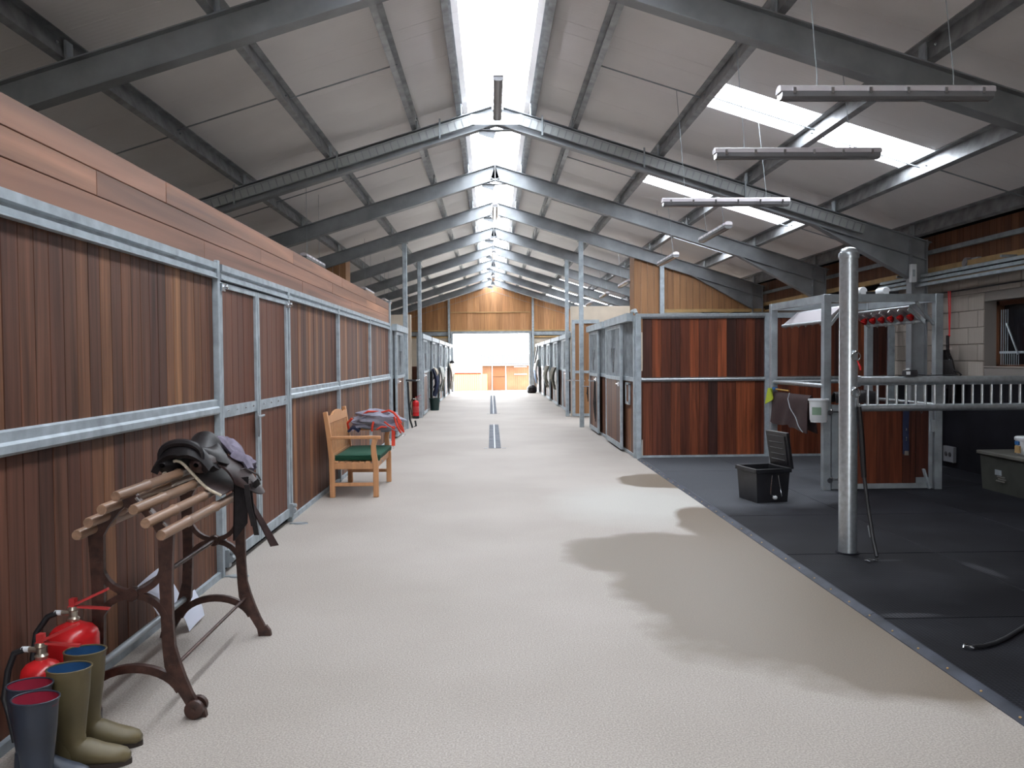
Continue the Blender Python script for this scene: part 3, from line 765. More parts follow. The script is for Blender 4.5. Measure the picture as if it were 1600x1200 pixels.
# end partition of the near right stall, facing the wash bay
YP = 13.13
pt = thing('stall_partition', (2.33, YP, 0), 'tall red-brown plank partition facing the wash bay, between corner post and bay frame', 'partition')
planks_x(pt, YP+.02, 2.40, 4.34, 1.29, 2.22, PLKR, .145); planks_x(pt, YP+.02, 2.40, 4.34, .05, 1.23, PLKR, .145)
MB().box(2.29, 2.37, YP-.03, YP+.06, 0, 2.30).build('corner_post', GALV, pt, bevel=.005)
MB().box(4.34, 4.41, YP-.03, YP+.06, 0, 2.30).build('post', GALV, pt, bevel=.005)
MB().sweep([(-.03,-.03),(.03,-.03),(.045,0),(.03,.03),(-.03,.03)], (2.37, YP, 2.25), (4.34, YP, 2.25)).build('top_rail', TUBE, pt)
MB().box(2.37, 4.34, YP-.03, YP+.05, 2.27, 2.30).build('head_rail', GALV, pt)
MB().tube([(2.37, YP-.01, 1.255), (4.34, YP-.01, 1.255)], .034, 12).build('mid_rail', TUBE, pt)
MB().box(2.37, 4.34, YP-.02, YP+.04, .0, .05).build('bottom_rail', GALV, pt)
m = MB(); m.tube([(2.30, YP, 2.30), (2.30, YP+.12, 2.36), (2.30, YP+.4, 2.36)], .03, 8); m.build('track_end', GALVD, pt)
p2 = thing('stall_partition', (4.41, YP, 0), 'dark plank partition behind the bay frame, reaching to the block wall', 'partition')
planks_x(p2, YP+.02, 4.48, 6.32, 1.29, 2.22, PLKR, .145); planks_x(p2, YP+.02, 4.48, 6.32, .05, 1.23, PLKR, .145)
MB().box(6.32, 6.42, YP-.04, YP+.06, 0, 2.72).build('post', GALV, p2, bevel=.005)
MB().box(4.41, 4.48, YP-.0, YP+.06, 0, 2.30).build('post', GALV, p2)
MB().box(4.48, 6.32, YP-.03, YP+.05, 2.22, 2.30).build('head_rail', GALV, p2)
MB().tube([(4.41, YP-.01, 1.255), (6.32, YP-.01, 1.255)], .034, 12).build('mid_rail', TUBE, p2)
MB().box(4.48, 6.32, YP-.02, YP+.04, .0, .05).build('bottom_rail', GALV, p2)

# open plain board door across the far passage on the right
dd = thing('board_door', (2.3, 22.6, 0), 'tall plain light brown board door in a grey frame, standing open beyond the near right stalls', 'door')
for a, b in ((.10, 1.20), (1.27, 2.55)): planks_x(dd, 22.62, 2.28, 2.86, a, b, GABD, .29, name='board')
m = MB(); m.box(2.20, 2.28, 22.58, 22.66, .03, 2.65); m.box(2.86, 2.94, 22.58, 22.66, .03, 2.65); m.box(2.28, 2.86, 22.58, 22.66, .03, .10); m.box(2.28, 2.86, 22.58, 22.66, 2.55, 2.65); m.box(2.28, 2.86, 22.58, 22.66, 1.20, 1.27)
m.build('door_frame', GALV, dd)
m = MB(); m.tube([(2.0, 22.2, 1.02), (2.5, 22.3, 1.0)], .018, 8); m.build('bolt', CHROME, dd)

# drains
for y0, y1, w_, lab in ((14.9, 20.3, .22, 'long steel drain strip in the aisle floor, the nearer one'), (24.3, 36.6, .2, 'long steel drain strip in the aisle floor, the farther one')):
    t = thing('floor_drain', (.05, y0, 0), lab, 'drain')
    m = MB(); m.box(.05-w_/2, .05+w_/2, y0, y1, 0, .004); m.build('grate', plain('worn_drain_steel', (.19, .20, .22), .95, 0, 4, .2, spec=.0), t)
    m = MB(); m.box(.05-w_/2-.09, .05-w_/2-.02, y0, y0+.06, 0, .005); m.box(.05+w_/2+.02, .05+w_/2+.09, y0, y0+.06, 0, .005)
    m.box(-.012+.05, .012+.05, y0, y1, .004, .006); m.build('frame', GALVD, t)

# ------------------------------------------------------------ strip lights on chains
def strip_light(c, L_, along, label, chains=1.3, group='strip lights hung from the roof'):
    t = thing('strip_light', c, label, 'light', group)
    x, y, z = c
    ax = Vector((1,0,0)) if along == 'x' else Vector((0,1,0)); C0 = Vector(c); a = C0-ax*L_/2; b = C0+ax*L_/2
    m = MB(); m.sweep([(-.055,0),(.055,0),(.05,.035),(.02,.05),(-.02,.05),(-.05,.035)], a, b); m.build('body', BATT, t)
    m = MB(); m.sweep([(-.055,-.002),(-.05,-.035),(-.03,-.05),(.03,-.05),(.05,-.035),(.055,-.002)], a+ax*.01, b-ax*.01); m.build('diffuser', DIFF, t)
    n = 6
    for i in range(n):
        p = a+ax*(L_*(i+.35)/(n-.3)); sd = Vector((0,1,0)) if along == 'x' else Vector((1,0,0))
        for s_ in (-1, 1):
            q = p+sd*.058*s_
            MB().box(q.x-.010, q.x+.010, q.y-.010, q.y+.010, z-.018, z+.022).build('clip', CHROME, t)
    for s_ in (-1, 1):
        m = MB(); p = C0+ax*s_*L_*.32; top = zr(p.x)+ZS-.004 if p.x < 1 else zr(p.x-.1)+ZS-.004
        m.tube([p+Vector((0,0,.05)), p+Vector((.0,0,.12)), Vector((p.x-.10*(1 if p.x > 1 else 0), p.y, top))], .0035, 5)
        m.lathe([(.0, 0), (.014, .004), (.0, .012)], p+Vector((0,0,.05)), 6)
        m.build('chain', GALVD, t)
    return t
LX = 2.79
strip_light((2.79, 5.85, 3.45), 1.52, 'x', 'nearest of the strip lights hung crossways over the wash bay')
strip_light((2.80, 7.57, 3.45), 1.52, 'x', 'second of the strip lights hung crossways over the wash bay')
strip_light((2.81, 9.92, 3.45), 1.52, 'x', 'third and farthest strip light hung crossways, above the partition side')
for y, l in ((12.35, 'strip light hung lengthways over the first right hand stall'), (15.65, 'strip light hung lengthways over the second right hand stall'),
             (20.7, 'strip light hung lengthways over the right hand passage'), (24.4, 'strip light over the first stall of the far right row'), (28.1, 'strip light over the second stall of the far right row'), (31.8, 'strip light over the third stall of the far right row')):
    strip_light((3.33, y, 3.45), 1.5, 'y', l)
for y, l in ((14.1, 'strip light peeping over the left timber wall, nearest one'), (20.3, 'strip light over the left row just beyond the timber wall end'), (23.9, 'strip light over the far left row beyond the passage')):
    strip_light((-2.97, y, 3.27), 1.5, 'y', l)
for y, l in ((9.65, 'nearest strip light hanging under the ridge rooflight'), (17.0, 'second strip light hanging under the ridge rooflight'), (23.9, 'third strip light hanging under the ridge rooflight'), (31.0, 'farthest strip light hanging under the ridge rooflight')):
    strip_light((XR, y, 4.60), 1.5, 'y', l, 1.2)

# ------------------------------------------------------------ wash bay: round post and tie rail
t = thing('round_post', (2.86, 6.60, 0), 'thick round galvanised post with domed cap standing in the wash bay', 'post')
MB().lathe([(.071, .0), (.071, 2.38)], (2.86, 6.60, 0), 28).build('shaft', TUBE, t)
MB().lathe([(.078, 2.38), (.080, 2.40), (.076, 2.425), (.068, 2.43), (.058, 2.455), (.03, 2.468), (0, 2.47)], (2.86, 6.6, 0), 28).build('cap', TUBE, t)
MB().lathe([(.095, .018), (.095, .024), (.075, .026)], (2.86, 6.6, 0), 24).build('base_collar', RUBW, t)
def ring(c, r, rr=.005, n=18, nx=Vector((0,-1,0)), closed=True):
    a = nx.orthogonal().normalized(); b = nx.cross(a)
    return [Vector(c)+a*math.cos(2*PI*i/n)*r+b*math.sin(2*PI*i/n)*r for i in range(n)]
for z in (1.60, 1.31):
    m = MB(); m.tube(ring((2.885, 6.515, z), .034), .005, 6, closed=True); m.lathe([(.012, 0), (.012, .03), (.0, .035)], (2.88, 6.53, z+.038), 8, axis=(0, -1, 0))
    m.build('tie_ring', CHROME, t)
s_ = MB().tube([(2.89, 6.505, 1.565), (2.90, 6.50, 1.54), (2.912, 6.50, 1.515), (2.915, 6.50, 1.49)], [.004, .007, .010, .006], 7).build('red_string', REDR); tag(s_, 'short loop of red string tied to the upper ring of the round post', 'string')
rl = thing('tie_rail', (2.93, 6.60, 1.2), 'galvanised tube rail with upright bars running right from the round post', 'rail')
MB().tube([(2.925, 6.60, 1.40), (6.46, 6.60, 1.40)], .035, 16).build('top_tube', TUBE, rl)
MB().tube([(2.925, 6.60, 1.185), (6.46, 6.60, 1.185)], .028, 16).build('bottom_tube', TUBE, rl)
b0 = None
for i in range(45):
    x = 3.02+i*.0775
    if x > 6.4: break
    if b0 is None: b0 = MB().tube([(x, 6.6, 1.205), (x, 6.6, 1.375)], .0105, 10).build('bar', TUBE, rl); x0_ = x
    else:
        c = b0.copy(); COL.objects.link(c); c.location.x += x-x0_
b0 = None
MB().tube([(6.40, 6.60, 0), (6.40, 6.60, 1.45)], .045, 14).build('end_post', TUBE, rl)
m = MB(); m.lathe([(.045, 0), (.045, .05)], (2.90, 6.6, 1.40), 14, axis=(1,0,0)); m.lathe([(.036, 0), (.036, .05)], (2.90, 6.6, 1.185), 14, axis=(1,0,0)); m.build('collar', TUBE, rl)
cl = thing('clipper_unit', (3.36, 6.6, 1.435), 'small black box with a white label sitting on the tie rail', 'box')
MB().sweep([(-.03,0),(.03,0),(.032,.03),(.018,.052),(-.02,.05),(-.032,.03)], (3.31, 6.6, 1.436), (3.41, 6.6, 1.436)).build('body', PLASB, cl, bevel=.004)
MB().box(3.315, 3.345, 6.563, 6.57, 1.45, 1.475).build('label', PLASW, cl); MB().box(3.33, 3.35, 6.59, 6.61, 1.485, 1.50).build('switch', PLASW, cl)
MB().tube([(3.41, 6.6, 1.45), (3.5, 6.62, 1.441), (3.75, 6.61, 1.445)], .004, 6).build('cable', HOSE, cl)
# bungee tie hanging by the post with a snap hook on the mat
t = thing('tie_strap', (2.93, 6.5, 0.02), 'black elastic tie strap hanging from the tie rail down to the mat', 'strap')
m = MB(); m.tube([(2.915, 6.525, 1.20), (2.93, 6.51, .95), (2.945, 6.50, .64)], [.018, .024, .022], 8); m.build('webbing', BLACK, t)
m = MB(); m.tube([(2.945, 6.50, .66), (2.962, 6.46, .40), (2.975, 6.40, .16), (2.972, 6.33, .045)], .016, 8); m.build('rubber_cord', HOSE, t)
MB().tube([(2.964, 6.44, .27), (2.972, 6.42, .18)], .0175, 8).build('band', GALVD, t)
m = MB(); m.tube(ring((2.955, 6.31, .028), .016, nx=Vector((0,0,1))), .004, 6, closed=True); m.tube([(2.94, 6.31, .028), (2.89, 6.315, .03), (2.875, 6.29, .028), (2.885, 6.25, .028)], .006, 6); m.lathe([(.006, 0), (.006, .03)], (2.86, 6.30, .026), 6, axis=(1,0,0))
m.build('snap_hook', CHROME, t)
m = MB(); m.tube([(2.912, 6.54, 1.30), (2.91, 6.535, 1.24), (2.915, 6.535, 1.20)], .006, 6); m.build('chain_link', CHROME, t)
# lead rope on the mat, leaving the frame at the right
t = thing('lead_rope', (2.56, 4.36, .03), 'black lead rope lying on the matting with its snap hook towards the aisle', 'rope')
pts = [(2.575, 4.37, .034), (2.65, 4.385, .032), (2.74, 4.43, .032), (2.84, 4.50, .032), (2.95, 4.59, .032), (3.08, 4.70, .032), (3.25, 4.80, .032), (3.45, 4.85, .032), (3.7, 4.80, .032), (4.0, 4.7, .032)]
MB().tube(pts, .0115, 8).build('rope', HOSE, t)
m = MB(); m.tube([(2.575, 4.37, .034), (2.55, 4.372, .036), (2.535, 4.385, .036), (2.545, 4.40, .036), (2.565, 4.405, .036)], .005, 6); m.tube([(2.555, 4.36, .034), (2.565, 4.335, .034)], .006, 6); m.tube([(2.535, 4.385, .036), (2.52, 4.36, .03)], .004, 6); m.build('snap_hook', CHROME, t)

# ------------------------------------------------------------ bay frame with heat lamps
SX0, SX1, SY0, SY1, SH = 3.95, 5.28, 9.73, 11.42, 2.33
t = thing('solarium_bay', (SX0, SY0, 0), 'galvanised box-section frame of the solarium bay behind the round post', 'frame')
for x, y in ((SX0, SY0), (SX1, SY0), (SX0-.05, SY1), (SX1-.05, SY1)):
    MB().box(x-.045, x+.045, y-.045, y+.045, .018, SH).build('post', GALVD, t, bevel=.005)
for p, q in (((SX0, SY0), (SX1, SY0)), ((SX0-.05, SY1), (SX1-.05, SY1)), ((SX0, SY0), (SX0-.05, SY1)), ((SX1, SY0), (SX1-.05, SY1))):
    MB().bar((p[0], p[1], SH-.045), (q[0], q[1], SH-.045), .07, .09).build('beam', GALVD, t)
for x, dx in ((SX0, 1), (SX1, -1)):
    MB().bar((x+dx*.05, SY0, SH-.36), (x+dx*.26, SY0, SH-.09), .03, .03, (0,1,0)).build('brace', GALVD, t)
MB().tube([(SX0-.03, SY0, 1.255), (SX0-.05, SY1, 1.255)], .028, 12).build('side_tube', TUBE, t); MB().tube([(SX0-.02, SY0, 1.05), (SX0-.05, SY1, 1.05)], .022, 12).build('side_tube', TUBE, t)
MB().tube([(SX1-.03, SY0, 1.02), (SX1-.05, SY1, 1.02)], .022, 12).build('side_tube', TUBE, t)
MB().tube([(SX0, SY1-.02, 1.255), (SX1, SY1-.02, 1.255)], .026, 12).build('back_tube', TUBE, t)
HOUS = plain('lamp_housing', (.33, .30, .32), .5, .3)
def heat_lamp(x0, x1, z0, z1, label, bulbs):
    t = thing('heat_lamp_panel', ((x0+x1)/2, (SY0+SY1)/2, (z0+z1)/2), label, 'heat lamp')
    d = Vector((x1-x0, 0, z1-z0)).normalized(); nrm = Vector((d.z, 0, -d.x)); nrm = nrm if nrm.z < 0 else -nrm
    A = Vector((x0, 0, z0)); B = Vector((x1, 0, z1)); ya, yb = SY0+.12, SY1-.12
    def quad(p, q, th, nm, mat, par=t, e=0.):
        m = MB(); vs = [Vector((p.x, ya-e, p.z)), Vector((q.x, ya-e, q.z)), Vector((q.x, yb+e, q.z)), Vector((p.x, yb+e, p.z))]
        vs += [v-nrm*th for v in vs]; m.add(vs, [(0,1,2,3),(7,6,5,4),(0,4,5,1),(1,5,6,2),(2,6,7,3),(3,7,4,0)]); return m.build(nm, mat, par, smooth=False)
    quad(A, B, .012, 'housing', HOUS)
    m = MB(); m.tube([(A.x, ya, A.z), (A.x, yb, A.z)], .022, 10); m.build('edge_tube', TUBE, t)
    m = MB(); m.tube([(B.x, ya, B.z), (B.x, yb, B.z)], .016, 10); m.build('edge_tube', TUBE, t)
    for i in range(bulbs):
        y = ya+.1+i*(yb-ya-.2)/(bulbs-1)
        for f_ in (.55,):
            c = A+(B-A)*f_; c.y = y
            mm = MB(); mm.lathe([(.02, 0), (.024, .02), (.042, .05), (.048, .075), (.035, .09), (0, .096)], c, 12, axis=nrm); mm.build('bulb', REDB, t)
    for i in range(bulbs+1):
        y = ya+i*(yb-ya)/bulbs; m = MB()
        m.add([A+Vector((0,y,0)), B+Vector((0,y,0)), B+Vector((0,y+.006,0)), A+Vector((0,y+.006,0)), A+nrm*.055+Vector((0,y,0)), B+nrm*.055+Vector((0,y,0)), B+nrm*.055+Vector((0,y+.006,0)), A+nrm*.055+Vector((0,y+.006,0))],
              [(0,1,2,3),(4,7,6,5),(0,4,5,1),(1,5,6,2),(2,6,7,3),(3,7,4,0)])
        m.build('divider', REFL, t, smooth=False)
heat_lamp(SX0+.04, SX0+.24, 2.02, 2.19, 'long tilted reflector lamp panel along the left side of the bay frame', 6)
heat_lamp(SX1-.06, SX1-.27, 2.02, 2.19, 'long tilted lamp panel with red bulbs along the right side of the bay frame', 6)
for x, y, l in ((4.52, 9.9, 'left of two pale rounded hoist units on top of the bay frame'), (4.80, 9.9, 'right of two pale rounded hoist units on top of the bay frame')):
    q = thing('hoist_unit', (x, y, SH), l, 'hoist', 'hoist units on the bay frame')
    MB().lathe([(.045, 0), (.05, .01), (.05, .20), (.045, .21)], (x-.05, y+.0, SH+.052), 14, axis=(0, 1, 0)).build('drum', PLASW, q)
    MB().box(x-.02, x+.09, y-.01, y+.2, SH, SH+.045).build('motor', PLASB, q)
# gate hung in the front of the frame
GX0, GX1 = SX0+.06, SX1-.06
t = thing('bay_gate', (GX0, SY0, .03), 'low wooden gate in a galvanised frame hung in front of the solarium bay', 'gate')
planks_x(t, SY0, GX0+.08, GX1-.045, .09, .96, PLKR, .15)
for nm, a, b, c_, d_ in (('stile', GX0, GX0+.08, .03, 1.03), ('stile', GX1-.045, GX1, .03, 1.03), ('bottom_rail', GX0+.08, GX1-.045, .03, .09), ('top_rail', GX0+.08, GX1-.045, .96, 1.03)):
    MB().box(a, b, SY0-.025, SY0+.02, c_, d_).build(nm, GALVD, t, bevel=.003)
MB().box(GX1-.20, GX1-.045, SY0-.03, SY0-.02, .09, .16).build('corner_plate', GALVD, t)
MB().bar((GX1-.12, SY0-.045, .26), (GX1-.05, SY0-.045, .03), .02, .045, (0,1,0)).build('kick_bolt', GALV, t)
for z in (.12, .92):
    m = MB(); m.lathe([(.018, 0), (.018, .06)], (GX0-.02, SY0-.055, z), 10); m.tube([(GX0-.05, SY0-.055, z+.03), (GX0+.08, SY0-.055, z+.03)], .012, 8); m.lathe([(.03, 0), (.03, .015)], (GX0-.04, SY0-.06, z+.02), 10, axis=(0,-1,0)); m.build('hinge', CHROME, t)
m = MB(); m.box(GX1-.03, GX1+.01, SY0-.05, SY0-.025, .70, .84); m.build('latch', GALVD, t)
s1_ = thing('hanging_strap', (4.88, SY0-.05, .9), 'dark navy webbing strap with buckles hanging over the low gate', 'strap')
m = MB(); m.grid(lambda u, v: (4.845+.07*v, SY0-.05-.006*math.sin(u*9)-.012, 1.06-.62*u), 14, 2, .008); m.build('webbing', RUGN, s1_)
m = MB()
for z in (.72, .62, .60): m.box(4.865, 4.88, SY0-.085, SY0-.07, z, z+.03)
m.build('buckle', CHROME, s1_); MB().box(4.86, 4.90, SY0-.085, SY0-.06, .43, .48).build('end_clip', BRASS, s1_)
s2_ = tag(MB().tube([(5.06, SY0-.04, 1.03), (5.06, SY0-.045, .94), (5.07, SY0-.045, .915), (5.08, SY0-.045, .94), (5.08, SY0-.04, 1.03)], .005, 6).build('wire_hook', CHROME), 'small bright wire hook hanging over the low gate beside the navy strap', 'hook')
s3_ = thing('folded_rug', (4.3, SY0, 1.0), 'black folded cloth lying over the top rail of the low gate', 'rug')
m = MB(); m.grid(lambda u, v: (GX0+.03+.50*v, SY0+.06*math.sin((u-.5)*PI), 1.045+.12*math.cos((u-.5)*PI*1.0)*1.0+.01*math.sin(v*11)+.01*math.sin(u*7+v*5)), 12, 16, .02); m.build('cloth', BLACK, s3_)
# maroon rug over the side tube, bucket hung on the post, cloths
t = thing('hanging_rug', (SX0-.05, 10.6, 1.1), 'dark maroon rug folded over the side rail of the bay frame', 'rug')
def rugf(u, v):
    y = SY1-.06-1.30*u; s_ = v*2-1; k = abs(s_)
    x = SX0-.045-(.035+.035*k)*(1 if s_ < 0 else -1)*min(1, k*6)
    z = 1.125-.44*max(0, k-.06)*(1+.05*math.sin(u*7))-(.04 if u > .55 else 0)*k
    return (x+.012*math.sin(u*17+k*3)*k, y, z)
MB().grid(rugf, 30, 20, .012).build('cloth', RUGB, t)
pp = []
for i in range(12): u = .03+i*.045; v = .5-.5*(i/11)**.6; p = rugf(u+.42, v); pp.append((p[0]-.012, p[1], p[2]+.004))
MB().tube(pp, .006, 5).build('binding', GALVD, t)
t = thing('green_cloth', (SX0-.08, SY1, 1.1), 'lime green cloth hung at the left end of the bay side rail', 'cloth')
MB().grid(lambda u, v: (SX0-.14+.05*math.sin(v*3+u), SY1-.12+.09*v-.02*u, 1.17-.22*u*(.6+.4*v)), 8, 6, .015).build('cloth', YELL, t)
t = thing('yellow_tool', (SX0-.02, 11.1, 1.15), 'blue and yellow handled brush lying on the maroon rug', 'brush')
MB().tube([(SX0-.06, 11.28, 1.16), (SX0-.06, 11.10, 1.158), (SX0-.06, 10.8, 1.155)], .011, 8).build('handle', plain('yellow_plastic', (.35, .19, .03), .5), t)
MB().box(SX0-.085, SX0-.035, 11.28, 11.36, 1.15, 1.185).build('head', BLUEP, t)
t = thing('white_bucket', (SX0-.10, 9.80, .95), 'white plastic tub hung on the front left post of the bay frame', 'bucket')
MB().lathe([(.085, .0), (.10, .02), (.105, .24), (.118, .245), (.118, .265), (.100, .266), (.096, .23), (0, .22)], (SX0-.115, 9.66, .84), 24).build('tub', PLASW, t)
m = MB(); m.grid(lambda u, v: (SX0-.115+.1045*math.cos(math.radians(205+60*u)), 9.66+.1045*math.sin(math.radians(205+60*u)), .92+.09*v), 10, 1, .001); m.build('label', plain('green_label', (.16, .24, .17), .6), t)
MB().lathe([(.090, .0), (.092, .022)], (SX0-.115, 9.66, .832), 24).build('base_rim', PLASW, t)

# storage box with open lid
t = thing('storage_box', (3.00, 9.12, .02), 'black plastic storage box with its lid standing open on the grey matting', 'box')
t.rotation_euler.z = math.radians(11)
ORG[t.name] = (0, 0, 0)
m = MB()
def frust(m, x0, x1, y0, y1, z0, z1, e):
    m.add([(x0,y0,z0),(x1,y0,z0),(x1,y1,z0),(x0,y1,z0),(x0-e,y0-e,z1),(x1+e,y0-e,z1),(x1+e,y1+e,z1),(x0-e,y1+e,z1)], [(0,3,2,1),(0,1,5,4),(1,2,6,5),(2,3,7,6),(3,0,4,7)])
frust(m, -.18, .18, -.20, .20, 0, .33, .018)
m.add([(-.17,-.19,.03),(.17,-.19,.03),(.17,.19,.03),(-.17,.19,.03),(-.19,-.21,.33),(.19,-.21,.33),(.19,.21,.33),(-.19,.21,.33)], [(0,1,2,3),(0,4,5,1),(1,5,6,2),(2,6,7,3),(3,7,4,0)])
m.build('tub', PLASB, t, smooth=False)
m = MB()
for a, b, c_, d_ in ((-.215,.215,-.235,-.21), (-.215,.215,.21,.235), (-.215,-.19,-.21,.21), (.19,.215,-.21,.21)): m.box(a, b, c_, d_, .325, .37)
m.build('rim', PLASB, t, bevel=.005)
ln = MB()
ln.box(-.0, .035, -.22, .22, 0, .40); ln.box(-.012, 0, -.18, .18, .04, .36)
for i in range(4): ln.box(-.02, -.012, -.14, .14, .08+i*.065, .095+i*.065)
ld = ln.build('lid', PLASB, t, bevel=.006); ld.location = (.215, 0, .355); ld.rotation_euler = (0, math.radians(-9), 0)
m = MB(); m.tube([(-.02, -.235, .30), (-.045, -.25, .14), (-.05, -.255, .10), (.05, -.26, .055), (.085, -.25, .07), (.05, -.24, .30)], .006, 6); m.build('bail_handle', CHROME, t)
MB().lathe([(0,0),(.022,.008),(.026,.025),(.018,.04),(0,.045)], (.0, -.255, .04), 12).build('handle_knob', PLASW, t)

# ------------------------------------------------------------ right wall fittings
t = thing('sliding_track', (6.3, 8, 2.6), 'three parallel galvanised rails running overhead along the right wall', 'track')
for x, z in ((6.30, 2.74), (6.26, 2.67), (6.22, 2.60)):
    MB().sweep([(-.03,0),(.03,0),(.03,.035),(.012,.045),(-.012,.045),(-.03,.035)], (x, 3.0, z), (x, 13.3, z)).build('rail', GALV, t, smooth=False)
for y in (4.0, 7.0, 10.0, 12.6): MB().box(6.20, 6.48, y-.02, y+.02, 2.79, 2.82).build('bracket', GALVD, t)
t = thing('junction_box', (6.32, 11.95, 2.85), 'pale switch box mounted on the steel column above the rails', 'switch box')
MB().box(6.05, 6.13, 11.86, 11.93, 2.66, 2.92).build('box', PLASW, t, bevel=.006); MB().box(6.07, 6.10, 11.85, 11.862, 2.74, 2.84).build('cover', GALV, t)
t = thing('bulkhead_light', (6.40, 11.0, 2.86), 'frosted round bulkhead lamp on the wall above the overhead rails', 'light')
MB().lathe([(.07, 0), (.075, .03), (.06, .09), (0, .10)], (6.47, 11.1, 2.84), 16, axis=(-1, 0, .2)).build('glass', plain('frosted_lamp_glass', (.22, .21, .22), .3), t)
MB().box(6.42, 6.49, 10.85, 11.0, 2.80, 2.90).build('housing', GALVD, t)
t = thing('wall_wire', (6.45, 11, 2.5), 'thin dark cable strung along the block wall above the window', 'cable')
MB().tube([(6.42, 12.9, 2.50), (6.42, 11.5, 2.488), (6.42, 9.5, 2.50), (6.42, 8.0, 2.50)], .010, 6).build('cable', HOSE, t)
t = thing('red_rope', (6.40, 11.47, 2.49), 'doubled red rope hanging down the block wall from the cable', 'rope')
m = MB(); m.tube([(6.39, 11.50, 2.50), (6.395, 11.49, 2.2), (6.395, 11.475, 1.88)], .008, 6); m.tube([(6.39, 11.45, 2.50), (6.395, 11.455, 2.2), (6.395, 11.47, 1.88)], .008, 6); m.lathe([(0, -.03), (.02, 0), (0, .03)], (6.39, 11.47, 1.88), 8)
m.build('cord', REDR, t)
MB().tube([(6.385, 11.468, 1.86), (6.385, 11.46, 1.5), (6.385, 11.45, 1.42)], .007, 6).build('tail', REDR, t)
t = thing('bridle', (6.38, 11.47, 1.5), 'black leather bridles bundled on the end of the red rope', 'bridle')
m = MB(); m.tube([(6.37, 11.475, 1.88), (6.37, 11.47, 1.62)], .022, 8)
for i in range(13):
    a = -.26+.54*i/12; r_ = R.uniform(.04, .09)
    m.tube([(6.36+R.uniform(-.03,.03), 11.47+a*.15, 1.68), (6.35, 11.47+a*.55, 1.54), (6.34, 11.47+a*.95, 1.32), (6.34, 11.47+a+r_*.4, 1.05+R.uniform(-.15,.1)), (6.35, 11.47+a*.8, 1.15), (6.36, 11.47+a*.5, 1.42)], .017, 6, closed=True)
m.tube([(6.34, 11.30, 1.40), (6.33, 11.12, 1.37), (6.33, 11.06, 1.34), (6.33, 11.12, 1.31), (6.34, 11.32, 1.34)], .012, 6)
m.tube([(6.34, 11.64, 1.37), (6.33, 11.82, 1.34), (6.34, 11.70, 1.29)], .012, 6)
m.build('straps', BLACK, t)
m = MB()
for a in (-.09, .09): m.tube([(6.37, 11.47+a, 1.56), (6.35, 11.47+a*1.1, 1.60), (6.34, 11.47+a*1.15, 1.54)], .007, 5)
m.build('hook', GALVD, t)
t = thing('wall_socket', (6.47, 11.57, .16), 'grey twin socket box low on the dark rubber wall lining', 'socket')
MB().box(6.43, 6.48, 11.42, 11.68, .10, .32).build('box', plain('grey_socket_plastic', (.16, .165, .18), .5), t, bevel=.006)
for y in (11.5, 11.6): MB().lathe([(.035, 0), (.03, .008), (0, .009)], (6.43, y, .21), 12, axis=(-1, 0, 0)).build('outlet', PLASB, t)
t = thing('broom', (6.3, 11.95, .0), 'thin dark handled broom leaning on the rubber lining behind the frame', 'broom')
MB().tube([(6.25, 11.95, .06), (6.43, 11.9, 1.22)], .013, 8).build('handle', PLASB, t); MB().box(6.15, 6.3, 11.88, 12.02, .019, .07).build('head', BROWNL, t)
t = thing('trunk', (6.1, 9.1, .018), 'large dark olive trunk with a paler lid at the right edge of the wash bay', 'trunk')
tx0, tx1, ty0, ty1 = 5.80, 6.44, 8.55, 9.75
m = MB(); frust(m, tx0+.03, tx1-.03, ty0+.03, ty1-.03, .02, .43, .02); m.build('body', TRUNK, t, smooth=False)
MB().box(tx0-.02, tx1+.0, ty0-.02, ty1+.02, .43, .475).build('lid', TRUNKT, t, bevel=.01)
m = MB(); m.box(tx0+.012, tx0+.022, ty1-.42, ty1-.30, .22, .28); m.build('clasp', GALVD, t)
fd = bpy.data.curves.new('stencil', 'FONT'); 
m = MB()
for i, (a, b, z) in enumerate(((.36, .50, .20), (.38, .52, .175), (.34, .50, .15))):
    n = 9
    for k in range(n):
        y = ty1-a-(b-a)*k/n; m.box(tx0-.001, tx0+.012, y-.008, y, z, z+.014)
m.build('stencilled_lettering', plain('faded_lettering', (.16, .155, .14), .8), t)
bpy.data.curves.remove(fd)
t = thing('lidded_bucket', (6.02, 9.15, .475), 'white lidded bucket with blue label standing on the olive trunk', 'bucket')
MB().lathe([(.095, 0), (.10, .01), (.112, .17)], (6.02, 9.20, .476), 24).build('tub', PLASW, t)
MB().lathe([(.12, .165), (.122, .17), (.122, .195), (.112, .205), (0, .206)], (6.02, 9.20, .476), 24).build('lid', PLASW, t)
MB().box(5.895, 5.915, 9.16, 9.22, .59, .63).build('label', BLUEP, t); MB().box(5.895, 5.915, 9.14, 9.22, .50, .58).build('label', TIM, t)

